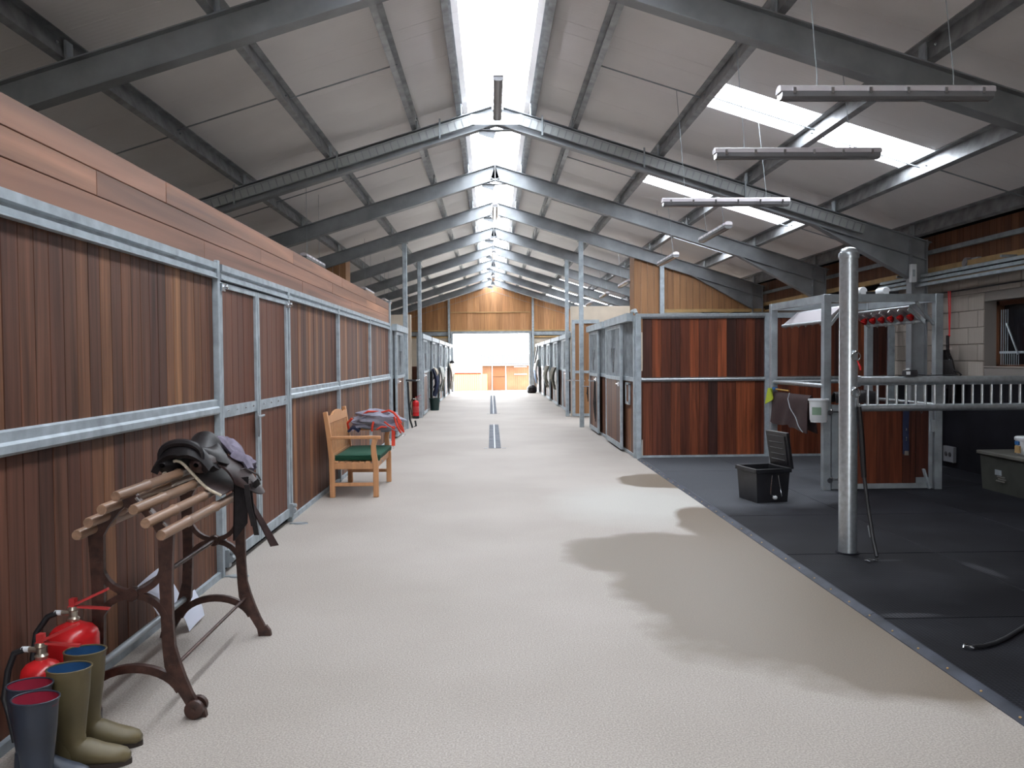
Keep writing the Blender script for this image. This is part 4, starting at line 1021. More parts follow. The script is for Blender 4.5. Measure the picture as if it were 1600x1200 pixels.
# ------------------------------------------------------------ saddle rack (cast iron ends, seven poles)
t = thing('saddle_rack', (-1.62, 3.74, 0), 'saddle rack of wooden poles on rusty cast iron ends by the left wall', 'saddle rack')
YA, YB = 3.74, 4.84; CX = -1.615
SN = [0]
def stroke(m, pts, y, th=.024, w_=.05):
    """flat cast bar of varying width following pts in the XZ plane; pts (x, z, width)"""
    SN[0] += 1; th += .0005*(SN[0] % 13)
    n = len(pts); L_, R_ = [], []
    for i in range(n):
        a = pts[max(0, i-1)]; b = pts[min(n-1, i+1)]; dx, dz = b[0]-a[0], b[1]-a[1]; l = math.hypot(dx, dz) or 1
        nx, nz = -dz/l, dx/l; q = pts[i][2]/2 if len(pts[i]) > 2 else w_/2
        L_.append((pts[i][0]+nx*q, pts[i][1]+nz*q)); R_.append((pts[i][0]-nx*q, pts[i][1]-nz*q))
    vs = []
    for (a, b) in zip(L_, R_):
        vs += [(a[0], y-th/2, a[1]), (b[0], y-th/2, b[1]), (b[0], y+th/2, b[1]), (a[0], y+th/2, a[1])]
    fs = []
    for i in range(n-1):
        for k in range(4): fs.append((i*4+k, i*4+(k+1) % 4, (i+1)*4+(k+1) % 4, (i+1)*4+k))
    fs += [(3,2,1,0), ((n-1)*4, (n-1)*4+1, (n-1)*4+2, (n-1)*4+3)]
    m.add(vs, fs)
def arc(cx, cz, r, a0, a1, n=12, sz=1., w_=.04):
    return [(cx+r*math.cos(math.radians(a0+(a1-a0)*i/n)), cz+sz*r*math.sin(math.radians(a0+(a1-a0)*i/n)), w_) for i in range(n+1)]
def rack_end(y, nm='cast_end'):
    m = MB()
    for s_ in (-1, 1):
        X = lambda a: CX+s_*a
        stroke(m, [(X(-.005), 1.0, .035), (X(.06), .95, .04), (X(.115), .885, .045), (X(.165), .81, .06)], y)         # sloping top
        stroke(m, [(X(.155), .85, .07), (X(.152), .74, .062), (X(.150), .60, .055), (X(.152), .45, .052), (X(.158), .32, .055), (X(.172), .24, .07), (X(.20), .17, .062), (X(.235), .10, .050), (X(.262), .05, .048), (X(.272), .004, .05)], y)
        stroke(m, [(X(.270), .05, .05), (X(.285), .025, .06), (X(.285), .002, .07)], y)
    stroke(m, arc(CX, .71, .142, 180, 360, 14, 1.0, .026), y)            # hanging circle arc
    stroke(m, arc(CX, .42, .150, 0, 180, 14, .92, .030), y)              # standing arc
    stroke(m, arc(CX, .075, .215, 18, 162, 14, .70, .036), y)             # low arch between the feet
    m.lathe([(.030, -.02), (.034, 0), (.030, .02)], (CX, y, .562), 14, axis=(0, 1, 0))
    for s_ in (-1, 1): m.lathe([(.02, -.018), (.022, 0), (.02, .018)], (CX+s_*.175, y, .225), 10, axis=(0, 1, 0))
    m.lathe([(.038, -.015), (.042, -.005), (.042, .005), (.038, .015)], (CX, y, .985), 12, axis=(0, 1, 0))
    return m.build(nm, IRON, t, smooth=False)
rack_end(YA); rack_end(YB)
for s_ in (-1, 1):
    if s_ > 0:
        m = MB(); m.lathe([(.036, -.012), (.042, -.010), (.042, .010), (.036, .012)], (CX+.272, YA-.028, .044), 18, axis=(0, 1, 0)); m.lathe([(.042, -.012), (.042, .012)], (CX+.272, YA+.026, .044), 18, axis=(0, 1, 0)); m.lathe([(.010, -.05), (.010, .05)], (CX+.272, YA, .045), 8, axis=(0, 1, 0))
        m.build('castor', IRON, t)
    MB().tube([(CX+s_*.175, YA, .225), (CX+s_*.175, YB, .225)], .0085 if s_ > 0 else .017, 10).build('tie_bar', IRON if s_ > 0 else GALVD, t)
MB().tube([(CX, YA, .562), (CX, YB, .562)], .012, 10).build('tie_bar', IRON, t)
poles = [(-1.604, 1.028)] + [(-1.541+.0585*i, .966-.0555*i) for i in range(3)] + [(-1.665-.0575*i, .972-.0555*i) for i in range(3)]
for i, (x, z) in enumerate(poles):
    r_ = .0235; y0, y1 = 3.56+R.uniform(0, .03), 4.97
    prof = [(r_*.9, 0), (r_, .012), (r_, .30), (r_*1.16, .312), (r_*1.16, .322), (r_*.96, .335), (r_, .55), (r_, .69), (r_*1.15, .70), (r_*1.15, .71), (r_*.96, .722), (r_, .95), (r_*1.08, 1.08), (r_, 1.10), (r_, y1-y0-.01), (r_*.9, y1-y0)]
    MB().lathe(prof, (x, y0, z), 14, axis=(0, 1, 0)).build('pole', POLE, t)
for i in range(3):
    m = MB(); a, b = poles[i], poles[i+1]; m.tube([((a[0]+b[0])/2-.008, YA-.03, (a[1]+b[1])/2+.002), ((a[0]+b[0])/2+.010, YA-.03, (a[1]+b[1])/2-.018)], .007, 6)
    m.build('spacer_pin', CHROME, t)

# saddle on the far half of the rack
sd = thing('saddle', (-1.61, 4.35, 1.0), 'black leather riding saddle resting on the far end of the pole rack', 'saddle')
def ease(a, b, t_): t_ = max(0, min(1, (t_-a)/(b-a))); return t_*t_*(3-2*t_)
SXC = -1.585
def seat(u, v):
    y = 4.25+.46*u; s_ = v*2-1
    wd = .118-.045*ease(.30, .8, u); crown = 1.185-.065*math.sin(min(1, u/.8)*PI)**.9-.045*ease(.8, 1, u)
    x = SXC+s_*wd; z = crown-.105*abs(s_)**2.4+(.012*(1-abs(s_)) if u < .3 else 0)
    if u < .14: z -= .09*(1-u/.14)**2*(1-.4*abs(s_)); y += .01
    return (x, y, z)
MB().grid(seat, 24, 16, .035).build('seat', BLACK, sd)
for s_ in (-1, 1):
    def skirt(u, v, s_=s_):     # flap: from seat edge out over the poles
        y = 4.38+.30*u+.05*v*math.sin(u*PI)+.10*v
        ed = .06+.235*v*(1-.40*(2*u-1)**2*v)
        return (SXC+s_*ed*(1 if s_ > 0 else .72), y, 1.125-.92*ed+.05*math.sin(v*PI))
    MB().grid(skirt, 14, 14, .012).build('flap', BLACK if s_ < 0 else BROWNL, sd)
    def small(u, v, s_=s_):     # skirt covering the bars
        y = 4.36+.24*u; ed = .05+.12*v*math.sin(.35+u*2.4)
        return (SXC+s_*ed, y, 1.165-.70*ed+.03*math.sin(v*PI))
    MB().grid(small, 10, 8, .01).build('skirt', BLACK, sd)
    def panel(u, v, s_=s_):     # wool flocked panel below the seat
        y = 4.24+.42*u; a = v*2*PI
        c = Vector((SXC+s_*(.085-.01*u), y, 1.075-.01*u)); r1 = .052*math.sin(min(1, u*6+.15)*PI/2)*(1 if u < .85 else 1-(u-.85)*4)
        return (c.x+r1*1.1*math.cos(a), y, c.z+r1*.95*math.sin(a))
    MB().grid(panel, 14, 12).build('panel', BROWNL if s_ > 0 else BLACK, sd)
def cantle(u):  # rolled cantle edge
    a = u*PI; return (SXC+.108*math.cos(a), 4.265, 1.10+.088*math.sin(a)**.7)
MB().tube([cantle(i/14) for i in range(15)], [.012+.008*math.sin(i/14*PI) for i in range(15)], 8).build('cantle', BLACK, sd)
for i, (dy, zt) in enumerate(((0, .70), (.05, .64))):
    m = MB(); m.grid(lambda u, v, dy=dy, zt=zt: (-1.345+.02*u+.028*v+.03*max(0, u-.55)**1.2, 4.52+dy+.012*u, .93-(.93-zt)*u-.01*math.sin(u*6)), 14, 2, .005)
    m.build('girth_strap', BLACK, sd)
m = MB(); m.grid(lambda u, v: (-1.37+.15*u+.035*v*u, 4.58+.03*v, .90-.30*u-.02*u*u), 10, 3, .010); m.build('girth_end', BROWNL, sd)
m = MB(); m.grid(lambda u, v: (-1.385+.055*v-.01*u, 4.50+.06*v, .97-.34*u*(1-.25*v)), 12, 4, .014); m.build('leather_fold', BLACK, sd)
m = MB(); m.tube([(-1.40, 4.58, 1.0), (-1.35, 4.60, .955), (-1.31, 4.62, .915), (-1.285, 4.63, .94), (-1.30, 4.63, .97), (-1.36, 4.60, 1.01)], .006, 6, closed=True); m.build('stirrup_iron', CHROME, sd)
m = MB(); m.grid(lambda u, v: (-1.345+.065*v, 4.58+.03*u, .895+.055*v-.03*u), 4, 4, .012); m.build('stirrup_tread', BLACK, sd)
pd = thing('saddle_pad', (-1.61, 4.4, .95), 'cream edged fleece saddle pad under the black saddle', 'saddle pad')
def padf(u, v):
    y = 4.255+.40*u+.06*v; s_ = v*2-1; cxp = -1.615
    x = cxp+s_*(.15 if s_ < 0 else .215)
    return (x, y, 1.062-(.125 if s_ < 0 else .165)*abs(s_)**1.2+.030*math.exp(-(s_/.22)**2)*(1-u)+.012*math.sin(abs(s_)*7))
MB().grid(padf, 16, 24, .008).build('pad', BROWNL, pd)
MB().tube([Vector(padf(0, i/24))+Vector((0, -.002, .002)) for i in range(25)], .008, 8).build('fleece_edge', CREAM, pd)
lc = thing('draped_cloth', (-1.46, 4.7, 1.1), 'grey lilac cloth bunched over the front of the saddle', 'cloth')
def clf(u, v):
    s_ = -.1+1.1*v
    return (-1.535+.16*s_+.010*math.sin(u*13), 4.68+.16*u+.012*math.sin(v*17), 1.135-.15*max(0, s_)**1.3-.03*(u-.4)**2+.014*math.sin(v*9+u*7)+.010*math.sin(u*19))
MB().grid(clf, 18, 20, .03).build('cloth', LILAC, lc)
m = MB(); m.grid(lambda u, v: (-1.41+.09*u, 4.70+.04*v, .985-.09*u+.015*math.sin(u*5)), 8, 3, .006); m.build('stirrup_leather', BROWNL, sd)

# papers behind the rack
for k, (vs, lab) in enumerate(((((-1.97, 4.62, .36), (-1.95, 4.90, .40), (-1.86, 4.96, .20), (-1.88, 4.72, .13)), 'white paper sheet leaning on the wall behind the saddle rack'),
                               (((-1.86, 4.90, .16), (-1.85, 5.16, .19), (-1.80, 5.18, .02), (-1.80, 4.92, .004)), 'white paper sheet on the floor behind the saddle rack'))):
    m = MB(); A, B, C_, D = [Vector(p) for p in vs]
    m.grid(lambda u, v: (A.lerp(D, u)).lerp(B.lerp(C_, u), v)+Vector((.01*math.sin(u*3), 0, .004*math.sin(v*PI))), 6, 6, .0015)
    tag(m.build('paper_sheet', PAPER), lab, 'paper')

# ------------------------------------------------------------ fire extinguishers
def extinguisher(x, y, r_, h, label, rot=0., hose_dir=-1, group=None):
    t = thing('fire_extinguisher', (x, y, 0), label, 'fire extinguisher', group); ORG[t.name] = (0, 0, 0)
    MB().lathe([(r_*.96, .0), (r_, .01), (r_, .07)], (0,0,0), 28).build('base_skirt', PLASB, t)
    MB().lathe([(r_*.97, .07), (r_*.97, h*.86), (r_*.90, h*.91), (r_*.70, h*.955), (r_*.35, h*.985), (r_*.22, h)], (0,0,0), 28).build('cylinder', REDP, t)
    MB().lathe([(r_*.985, h*.34), (r_*.985, h*.66)], (0,0,0), 28).build('label', plain('extinguisher_label_'+str(round(x*100)), (.46, .035, .035), .45, 0, 60, .35), t)
    m = MB(); m.lathe([(.022, h-.005), (.026, h+.012), (.018, h+.02), (.018, h+.045), (.024, h+.05), (.020, h+.065), (0, h+.066)], (0,0,0), 14); m.lathe([(.011, 0), (.011, .06)], (0, 0, h+.035), 10, axis=(hose_dir, 0, 0)); m.build('valve', BRASS, t)
    m = MB(); m.bar((-.02, 0, h+.06), (.145, .02, h+.135), .024, .010); m.bar((-.015, 0, h+.065), (.15, .02, h+.048), .022, .008); m.box(-.012, .012, -.014, .014, h+.05, h+.10)
    m.build('lever', REDD, t)
    MB().lathe([(.012, 0), (.012, .03)], (hose_dir*.05, 0, h+.035), 10, axis=(hose_dir, 0, 0)).build('ferrule', PLASW, t)
    s_ = hose_dir
    MB().tube([(s_*.07, 0, h+.035), (s_*.11, -.005, h+.02), (s_*(r_+.055), -.01, h-.05), (s_*(r_+.07), -.015, h-.16), (s_*(r_+.045), -.02, h*.45), (s_*(r_+.025), -.02, h*.2)], .013, 10).build('hose', HOSE, t)
    t.rotation_euler.z = rot; return t
extinguisher(-1.83, 3.64, .105, .475, 'large red fire extinguisher against the left wall behind the boots', -.05)
extinguisher(-1.815, 3.35, .080, .415, 'smaller red fire extinguisher beside the navy boots', -.1)
extinguisher(-2.07, 22.72, .09, .50, 'red fire extinguisher on the floor by the far left roof post', .3)

# ------------------------------------------------------------ wellington boots
def boot(name_loc, rz, outer, lining, label, group, h=.40, sole=SOLE, strap=True):
    t = thing('wellington_boot', name_loc, label, 'boot', group); ORG[t.name] = (0, 0, 0)
    # cross sections from the top rim down the shaft, then forward along the foot
    sec = [(0, h, .068, .082, 0), (-.002, h-.02, .067, .080, 0), (-.002, h*.75, .0625, .0745, 0), (0, h*.5, .053, .060, 0), (.0, h*.33, .046, .053, 0),
           (.004, h*.24, .044, .055, .35), (.022, .075, .043, .060, .8), (.065, .062, .044, .052, 1.25), (.115, .050, .046, .042, 1.5), (.165, .042, .045, .034, 1.56), (.200, .036, .036, .027, 1.57), (.216, .032, .016, .014, 1.57)]
    n = 20; vs = []
    for (yc, zc, rx, ry, a) in sec:
        for j in range(n):
            th = 2*PI*j/n; lx = rx*math.cos(th); ly = ry*math.sin(th)
            # section plane tilts from horizontal (shaft) to vertical (foot)
            yy_ = yc+ly*math.cos(a); zz_ = zc+ly*math.sin(a)
            if a > .3 and ly < 0 and a < 1.3: yy_ -= .018*math.sin(a)
            vs.append((lx, yy_, max(.012, zz_)))
    m = MB(); k = len(sec)
    fs = [(i*n+j, i*n+(j+1) % n, (i+1)*n+(j+1) % n, (i+1)*n+j) for i in range(k-1) for j in range(n)] + [tuple(range((k-1)*n, k*n))]
    m.add(vs, fs); m.lathe([(.050, .012), (.052, .03), (.050, .075), (.046, .13)], (0, -.012, 0), n, .92, 1.0); m.build('upper', outer, t)
    m = MB(); m.lathe([(.0662, -.0), (.0655, -.02), (.060, -.08), (.052, -.16), (.0, -.17)], (0, 0, h-.001), n, 1, 1.19, open_start=True); m.build('lining', lining, t)
    m = MB(); m.tube([(.0675*math.cos(2*PI*j/20), .0815*math.sin(2*PI*j/20), h) for j in range(20)], .0035, 6, closed=True); m.build('rim', outer, t)
    pts = []
    for j in range(28):
        a = 2*PI*j/28; yy_ = math.sin(a); w_ = .049*(1-.10*max(0, yy_)) if yy_ > -.2 else .043
        pts.append((w_*math.cos(a), .078+.143*yy_))
    m = MB(); mx = [(x, y, 0) for x, y in pts]+[(x, y, .026 if y < .06 else .022) for x, y in pts]; nn = len(pts)
    m.add(mx, [(i, (i+1) % nn, nn+(i+1) % nn, nn+i) for i in range(nn)]+[tuple(range(nn-1, -1, -1)), tuple(range(nn, 2*nn))]); m.build('sole', sole, t)
    if strap:
        m = MB(); m.tube([(-.069, -.02, h-.055), (-.075, .0, h-.055), (-.069, .03, h-.062)], .010, 6); m.box(-.078, -.062, -.03, .02, h-.075, h-.045); m.build('side_strap', outer, t)
    t.rotation_euler.z = rz; return t
boot((-1.665, 3.27, 0), math.radians(-78), OLIVE, BLUEL, 'olive wellington boot with blue lining, the nearer of the pair', 'olive boots by the wall', .405)
boot((-1.69, 3.45, 0), math.radians(-84), OLIVE, BLUEL, 'olive wellington boot with blue lining, farther one under the extinguisher lever', 'olive boots by the wall', .41)
boot((-1.65, 3.00, 0), math.radians(-95), NAVY, CRIML, 'dark navy wellington boot with crimson lining, nearest the camera', 'navy boots by the wall', .395, NAVY, False)
boot((-1.755, 3.155, 0), math.radians(-90), NAVY, CRIML, 'dark navy wellington boot with crimson lining, nearer the wall', 'navy boots by the wall', .385, NAVY, False)

# ------------------------------------------------------------ bench, cushion, folded rug
BX0, BX1, BY0, BY1 = -1.92, -1.33, 9.70, 10.98
t = thing('garden_bench', (BX0, BY0, 0), 'two seat teak garden bench against the left timber wall', 'bench')
for y in (BY0+.03, BY1-.03):
    m = MB(); m.add([], [])
    # rear leg: straight to the seat then raked back
    prof = [(BX0+.055, 0, .06), (BX0+.05, .44, .06), (BX0+.02, .72, .055), (BX0-.02, 1.0, .05)]
    stroke(m, prof, y, .055); m.build('rear_leg', TEAK, t, bevel=.006)
    m = MB(); stroke(m, [(BX1-.03, 0, .06), (BX1-.03, .38, .06), (BX1-.05, .50, .062), (BX1-.055, .60, .055), (BX1-.035, .68, .06)], y, .055); m.build('front_leg', TEAK, t, bevel=.006)
    m = MB(); stroke(m, [(BX0+.03, .695, .035), (BX0+.2, .70, .035), (BX1-.06, .70, .035), (BX1+.03, .695, .038)], y, .065); m.build('armrest', TEAK, t, bevel=.007)
    m = MB(); m.box(BX0+.06, BX1-.05, y-.015, y+.015, .33, .40); m.build('side_rail', TEAK, t, bevel=.003)
    m = MB(); m.box(BX0+.06, BX1-.05, y-.015, y+.015, .13, .17); m.build('stretcher', TEAK, t, bevel=.003)
m = MB(); m.box(BX1-.055, BX1-.025, BY0+.05, BY1-.05, .33, .40); m.build('front_rail', TEAK, t, bevel=.003)
m = MB(); m.box(BX0+.03, BX0+.06, BY0+.05, BY1-.05, .33, .40); m.build('rear_rail', TEAK, t)
for i in range(7):
    x = BX0+.09+i*.076; sag = .012*math.sin(i/6*PI)
    MB().box(x-.03, x+.03, BY0+.02, BY1-.02, .405-sag, .422-sag).build('seat_slat', TEAK, t, bevel=.003)
MB().box(BX1-.0245, BX1-.0235, BY0+.52, BY0+.62, .345, .37).build('maker_plate', GALVD, t)
m = MB(); W_ = BY1-BY0-.12; n = 28; vs = []
def crest(u): k = abs(2*u-1); return .945+.035*ease(.62, .40, 0)*0 + (.035 if k < .42 else .035*(1-ease(.42, .62, k))) + .018*math.cos(min(1, k/.42)*PI/2) + .012*ease(.75, 1, k)
for i in range(n+1):
    u = i/n; y = BY0+.06+W_*u; z = crest(u)
    for x, zz_ in ((BX0-.012, z), (BX0+.014, z), (BX0+.022, .865), (BX0-.004, .865)): vs.append((x, y, zz_))
m.add(vs, [(i*4+k, i*4+(k+1) % 4, (i+1)*4+(k+1) % 4, (i+1)*4+k) for i in range(n) for k in range(4)]+[(3,2,1,0), (n*4, n*4+1, n*4+2, n*4+3)])
m.build('crest_rail', TEAK, t)
MB().sweep([(-.012,-.025),(.012,-.025),(.012,.025),(-.012,.025)], (BX0+.045, BY0+.06, .475), (BX0+.045, BY1-.06, .475)).build('lower_back_rail', TEAK, t)
for i in range(13):
    y = BY0+.13+i*(W_-.14)/12
    m = MB(); m.bar((BX0+.045, y, .49), (BX0+.010, y, .875), .045, .012, (1,0,0)); m.build('back_slat', TEAK, t, smooth=False)
cu = thing('seat_cushion', (-1.6, 10.34, .42), 'dark green cushion covering the seat of the teak bench', 'cushion')
def cush(m, x0, x1, y0, y1, z0, z1, r_=.025):
    def f(u, v):
        th = v*2*PI
        cx = lambda q: q
        a = u*2*PI
        return (0,0,0)
m = MB(); x0, x1, y0, y1, z0, z1 = BX0+.075, BX1+.015, BY0+.075, BY1-.075, .423, .492
nx, ny = 10, 20
def top(u, v): 
    e = min(1, 8*min(u, 1-u))*min(1, 14*min(v, 1-v)); return (x0+(x1-x0)*u, y0+(y1-y0)*v, z0+.012+(z1-z0-.012)*(.72+.28*e**.5)+.006*math.sin(v*9)*math.sin(u*PI))
m.grid(top, nx, ny, .06).build('cushion', GREENF, cu, bevel=.012)
MB().tube([(x0, y0, z1-.012), (x1, y0, z1-.012), (x1, y1, z1-.012), (x0, y1, z1-.012)], .004, 6, closed=True).build('piping', GREENF, cu)
rg = thing('folded_horse_rug', (-1.5, 10.8, .72), 'grey horse rug with orange red trim bundled over the far arm of the bench', 'rug')
def bundle(u, v, cx=-1.475, cy=10.82, rx=.36, ry=.24, z0=.60, h=.30, ph=0):
    a = u*2*PI; b = (v-.5)*PI; 
    w_ = 1+.07*math.sin(3*a+ph)+.05*math.sin(5*a+7*b+ph)+.04*math.sin(9*b+2*a)
    ex = abs(math.cos(b))**.6
    return (cx+rx*w_*ex*math.cos(a)+.03*math.sin(7*b), cy+ry*w_*ex*math.sin(a), z0+h/2+h/2*math.sin(b)*(1+.10*math.sin(4*a+ph)) - .10*max(0, math.cos(a)-.3)*.6)
MB().grid(lambda u, v: bundle(u, v, cx=-1.47, rx=.31, ry=.22, z0=.712, h=.25), 36, 20).build('folded_body', RUGG, rg)
def foldf(k):
    def f(u, v):
        a = (-1.0+2.0*u); x = -1.49+.29*a+.02*math.sin(k*3+v*4); y = 10.60+.02*k+.10*v+.03*math.sin(u*5+k)
        z = .745+.05*k+.14*(1-v*.2)*math.cos(a*1.1)*(.5+.14*k)+.018*math.sin(u*11+k*2)-.05*(u-.2)*(k % 2)
        return (x, y, z-.06*(1-v))
    return f
for k in range(3): MB().grid(foldf(k), 24, 6, .016).build('fold', RUGG, rg)
def band(pts, w_, nm, th=.006, mat=RUGO):
    m = MB(); P = [Vector(p) for p in pts]
    for a, b in zip(P[:-1], P[1:]): m.bar(a, b, w_, th)
    return m.build(nm, mat, rg)
m = MB(); m.tube([(-1.66, 10.68, .90), (-1.58, 10.66, .945), (-1.47, 10.68, .94), (-1.40, 10.66, .935), (-1.31, 10.64, .955), (-1.25, 10.62, .93), (-1.20, 10.61, .87), (-1.15, 10.60, .80)], [.010, .014, .010, .010, .014, .016, .014, .012], 8); m.build('binding', RUGO, rg)
m = MB(); m.tube([(-1.20, 10.60, .86), (-1.17, 10.58, .80), (-1.13, 10.58, .73), (-1.12, 10.58, .68), (-1.14, 10.58, .70), (-1.18, 10.58, .78)], .011, 6, closed=True); m.tube([(-1.24, 10.59, .88), (-1.21, 10.57, .78), (-1.17, 10.57, .70), (-1.155, 10.57, .67)], .012, 6); m.build('surcingle', RUGO, rg)
m = MB(); m.tube(ring((-1.125, 10.575, .655), .022), .004, 6, closed=True); m.build('buckle', CHROME, rg)
m = MB(); m.grid(lambda u, v: (-1.275+.045*v, 10.57+.01*math.sin(u*4), .76-.25*u), 8, 2, .005); m.build('hanging_strap', RUGO, rg); MB().box(-1.262, -1.244, 10.565, 10.575, .475, .51).build('strap_clip', CHROME, rg)
m = MB(); m.tube([(-1.83, 10.68, .72), (-1.84, 10.64, .80), (-1.78, 10.62, .86)], .016, 7); m.tube([(-1.52, 10.56, .70), (-1.51, 10.55, .78), (-1.50, 10.565, .82)], .014, 7); m.tube([(-1.46, 10.55, .72), (-1.40, 10.54, .755), (-1.33, 10.55, .75)], .012, 7); m.tube([(-1.36, 10.55, .82), (-1.30, 10.54, .77), (-1.24, 10.55, .74)], .010, 7)
m.build('trim', RUGO, rg)
m = MB(); m.grid(lambda u, v: (-1.84+.16*u, 10.60+.12*v, .70+.05*math.sin(u*PI)+.02*v), 6, 4, .03); m.build('dark_lining', RUGN, rg)

# ------------------------------------------------------------ rugs hung on the far stall fronts and other small things
def hung_rug(x, y, sg, wd, top, bot, mat, label, mat2=None, ph=0.):
    t = thing('hung_rug', (x, y, top), label, 'rug', 'rugs hung on the far stall fronts'); fx = -sg
    def f(u, v):
        k = 1-.35*u+.15*math.sin(u*3+ph)
        return (x+fx*(.15+.09*math.sin(u*PI)+.035*math.sin(v*19+ph+u*2)), y+(v-.5)*wd*k, top-(top-bot)*u*(.85+.15*math.sin(v*5+ph)))
    MB().grid(f, 14, 22, .02).build('cloth', mat, t)
    if mat2: MB().grid(lambda u, v: Vector(f(.45+.5*u, .15+.5*v))+Vector((fx*.03, 0, -.06)), 8, 10, .02).build('lining', mat2, t)
    MB().tube([(x+fx*.12, y-wd*.4, top+.02), (x+fx*.12, y+wd*.4, top+.02)], .015, 6).build('hanging_bar', GALVD, t)
hung_rug(XL2, 27.2, -1, 1.0, 1.30, .42, RUGN, 'navy rug with cream top hung on the far left stall fronts', RUGN, .5)
hung_rug(XL2, 27.3, -1, .7, 1.33, .95, RUGC, 'cream cloth folded over the navy rug on the left', None, 1.2)
hung_rug(XL2, 31.0, -1, 1.6, 1.32, .35, RUGW, 'pale grey rug hung on the middle of the far left row', RUGK, 2.1)
hung_rug(XL2-.0, 38.3, -1, 2.6, 1.42, .25, RUGC, 'cream and dark rug hung on the last left stall by the yard door', RUGK, .2)
hung_rug(XR2, 28.4, 1, 1.2, 1.30, .55, RUGK, 'khaki rug hung on the second far right stall front', None, 1.0)
hung_rug(XR2, 32.0, 1, 1.5, 1.32, .45, RUGK, 'olive grey rug with pale lining hung on the third far right stall front', RUGW, 2.4)
hung_rug(XR2, 39.2, 1, 1.6, 1.55, .40, RUGW, 'pale blue white rug hung on the last right stall by the yard door', BLUEP, 1.7)
t = thing('black_coat', (XR2-.15, 38.4, 1.8), 'black coat hung high on the last right hand stall post', 'coat')
MB().grid(lambda u, v: (XR2-.16-.14*u*(1-v*.3)+.02*math.sin(v*9), 38.3+.5*v, 2.15-.75*u+.1*v), 10, 8, .03).build('coat', BLACK, t)
t = thing('black_helmets', (XR2-.3, 39.4, .2), 'dark bag on the floor at the far right stall end', 'bag')
MB().lathe([(.18, 0), (.24, .08), (.23, .25), (.14, .36), (0, .38)], (XR2-.42, 39.0, .0), 14, 1, 1.4).build('bag', BLACK, t)
t = thing('black_cap_pile', (-1.80, 38.4, 1.5), 'dark cap lying on top of the last left rug', 'cap')
MB().lathe([(.12, 0), (.12, .05), (.07, .12), (0, .14)], (-1.78, 37.9, 1.43), 12).build('cap', BLACK, t)
t = thing('green_bucket', (-1.80, 26.4, 0), 'dark green plastic bucket on the floor under the navy rug', 'bucket')
MB().lathe([(.125, 0), (.135, .01), (.165, .36), (.178, .365), (.178, .385), (.160, .386), (.13, .05), (0, .04)], (-1.80, 26.3, 0), 22).build('tub', PLASG, t)
MB().tube([(-1.80+.17*math.cos(a*PI/8), 26.3-.05, .37-.05*math.sin(a*PI/8)) for a in range(9)], .006, 6).build('handle', CHROME, t)
def hang_strap(x, y, z0, z1, label, w_=.06):
    t = thing('hanging_lead', (x, y, z0), label, 'lead rope', 'black lead ropes on the stall fronts')
    m = MB()
    for i in range(4):
        o = (i-1.5)*w_*.4; m.tube([(x, y+o, z0), (x-.01*(i % 2), y+o*1.6, (z0+z1)/2), (x, y+o*1.2, z1+.05*i), (x+.005, y+o*.6, (z0+z1)/2-.05)], .010, 6, closed=True)
    m.build('rope_loops', HOSE, t); MB().tube([(x+.03, y, z0+.01), (x-.12, y, z0+.01), (x-.13, y, z0+.04)], .010, 6).build('hook', GALV, t)
hang_strap(2.15, 17.28, 1.12, .30, 'black lead ropes looped on the second right hand stall door', .16)
hang_strap(2.20, 19.0, .95, .62, 'short black strap hung on the right before the roof post', .08)
t = thing('headcollar_holder', (-1.9, 19.0, 1.1), 'dark strap and lever bar hung beside the left roof post', 'strap')
m = MB(); m.tube([(-1.9, 18.95, 1.10), (-1.88, 18.9, .7), (-1.86, 18.92, .25), (-1.80, 18.9, .06), (-1.72, 18.9, .10), (-1.74, 18.9, .22)], .022, 8); m.tube([(-1.93, 18.8, 1.14), (-1.70, 18.8, 1.13)], .022, 8); m.build('strap', HOSE, t)
MB().tube([(-1.72, 18.8, 1.13), (-1.62, 18.8, 1.15)], .016, 8).build('bar_end', CHROME, t)

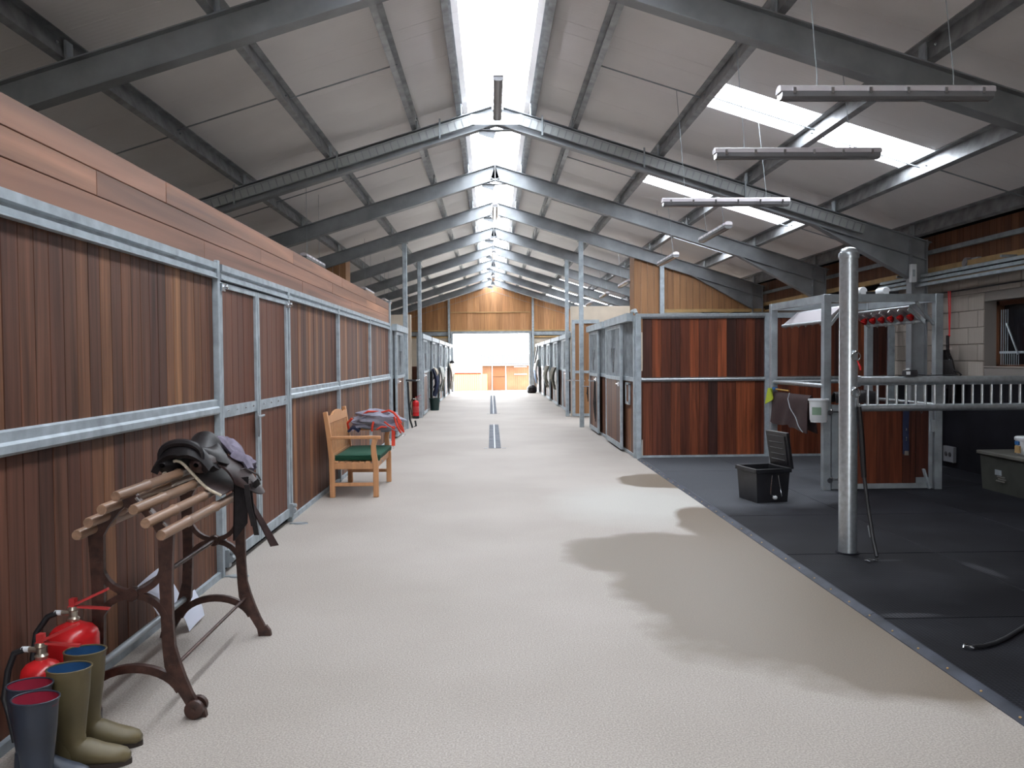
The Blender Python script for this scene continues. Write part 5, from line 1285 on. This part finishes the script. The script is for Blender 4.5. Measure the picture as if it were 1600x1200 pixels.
# ------------------------------------------------------------ the yard beyond the far doorway
def gz(y): return -.005-min(1, (y-YG-.2)/37)*1.4
st = thing('yard_stable', (-.9, 80, gz(80)), 'orange timber stable with a grey roof seen through the far doorway', 'building')
g0 = gz(80)
OR_ = plain('orange_yard_timber', (.15, .075, .042), .8, 0, .8, .2, spec=.1)
m = MB()
for i in range(44): m.box(-.9+i*.2+.005, -.9+i*.2+.195, 80, 80.1, g0, 1.15)
stuff(m.build('wall_boards', OR_, st, smooth=False))
m = MB(); m.box(-.9, 8, 80.1, 84, g0, 1.15); m.build('wall', OR_, st)
m = MB(); m.grid(lambda u, v: (-1.1+9.3*v, 79.4+3.2*u, 1.08+.95*u+.02*math.sin(v*260)), 2, 200, .05); m.build('roof', plain('grey_corrugated_sheet', (.052, .052, .054), .9, spec=.1), st)
MB().tube([(-1.1, 79.4, 1.03), (8.2, 79.4, 1.03)], .06, 8).build('gutter', GALVD, st); MB().tube([(-1.0, 79.6, 1.0), (-1.0, 79.6, g0)], .05, 8).build('downpipe', GALVD, st)
m = MB(); m.box(.10, 1.35, 79.9, 80, -.05, 1.0); dr = m.build('door_top', plain('yard_door_timber', (.115, .050, .024), .8, spec=.1), st); MB().box(.15, 1.3, 79.9, 80, g0+.05, -.15).build('door_bottom', bpy.data.materials['yard_door_timber'], st)
m = MB(); m.box(.04, .10, 79.88, 80, g0, 1.06); m.box(1.35, 1.41, 79.88, 80, g0, 1.06); m.box(.04, 1.41, 79.88, 80, 1.0, 1.1); m.build('door_frame', PLASW, st)
m = MB(); m.box(2.2, 3.4, 79.9, 80, .82, .9); m.box(2.2, 3.4, 79.9, 80, .1, .17); m.build('rail', PLASW, st)
yl = thing('yellow_shed', (-3.0, 78, gz(78)), 'yellow boarded low building with red capping seen through the doorway', 'building')
m = MB(); yg = gz(78)
for i in range(20): m.box(-4.4+i*.2+.008, -4.4+i*.2+.192, 78, 78.08, yg, .22)
stuff(m.build('wall_boards', plain('yellow_boards', (.21, .175, .07), .8, spec=.1), yl, smooth=False)); MB().box(-4.4, -1.2, 78.1, 79, yg, .22).build('wall', bpy.data.materials['yellow_boards'], yl)
MB().box(-4.45, -.36-.6, 77.95, 79, .22, .34).build('capping', plain('red_capping', (.085, .014, .006), .8, spec=.05), yl)
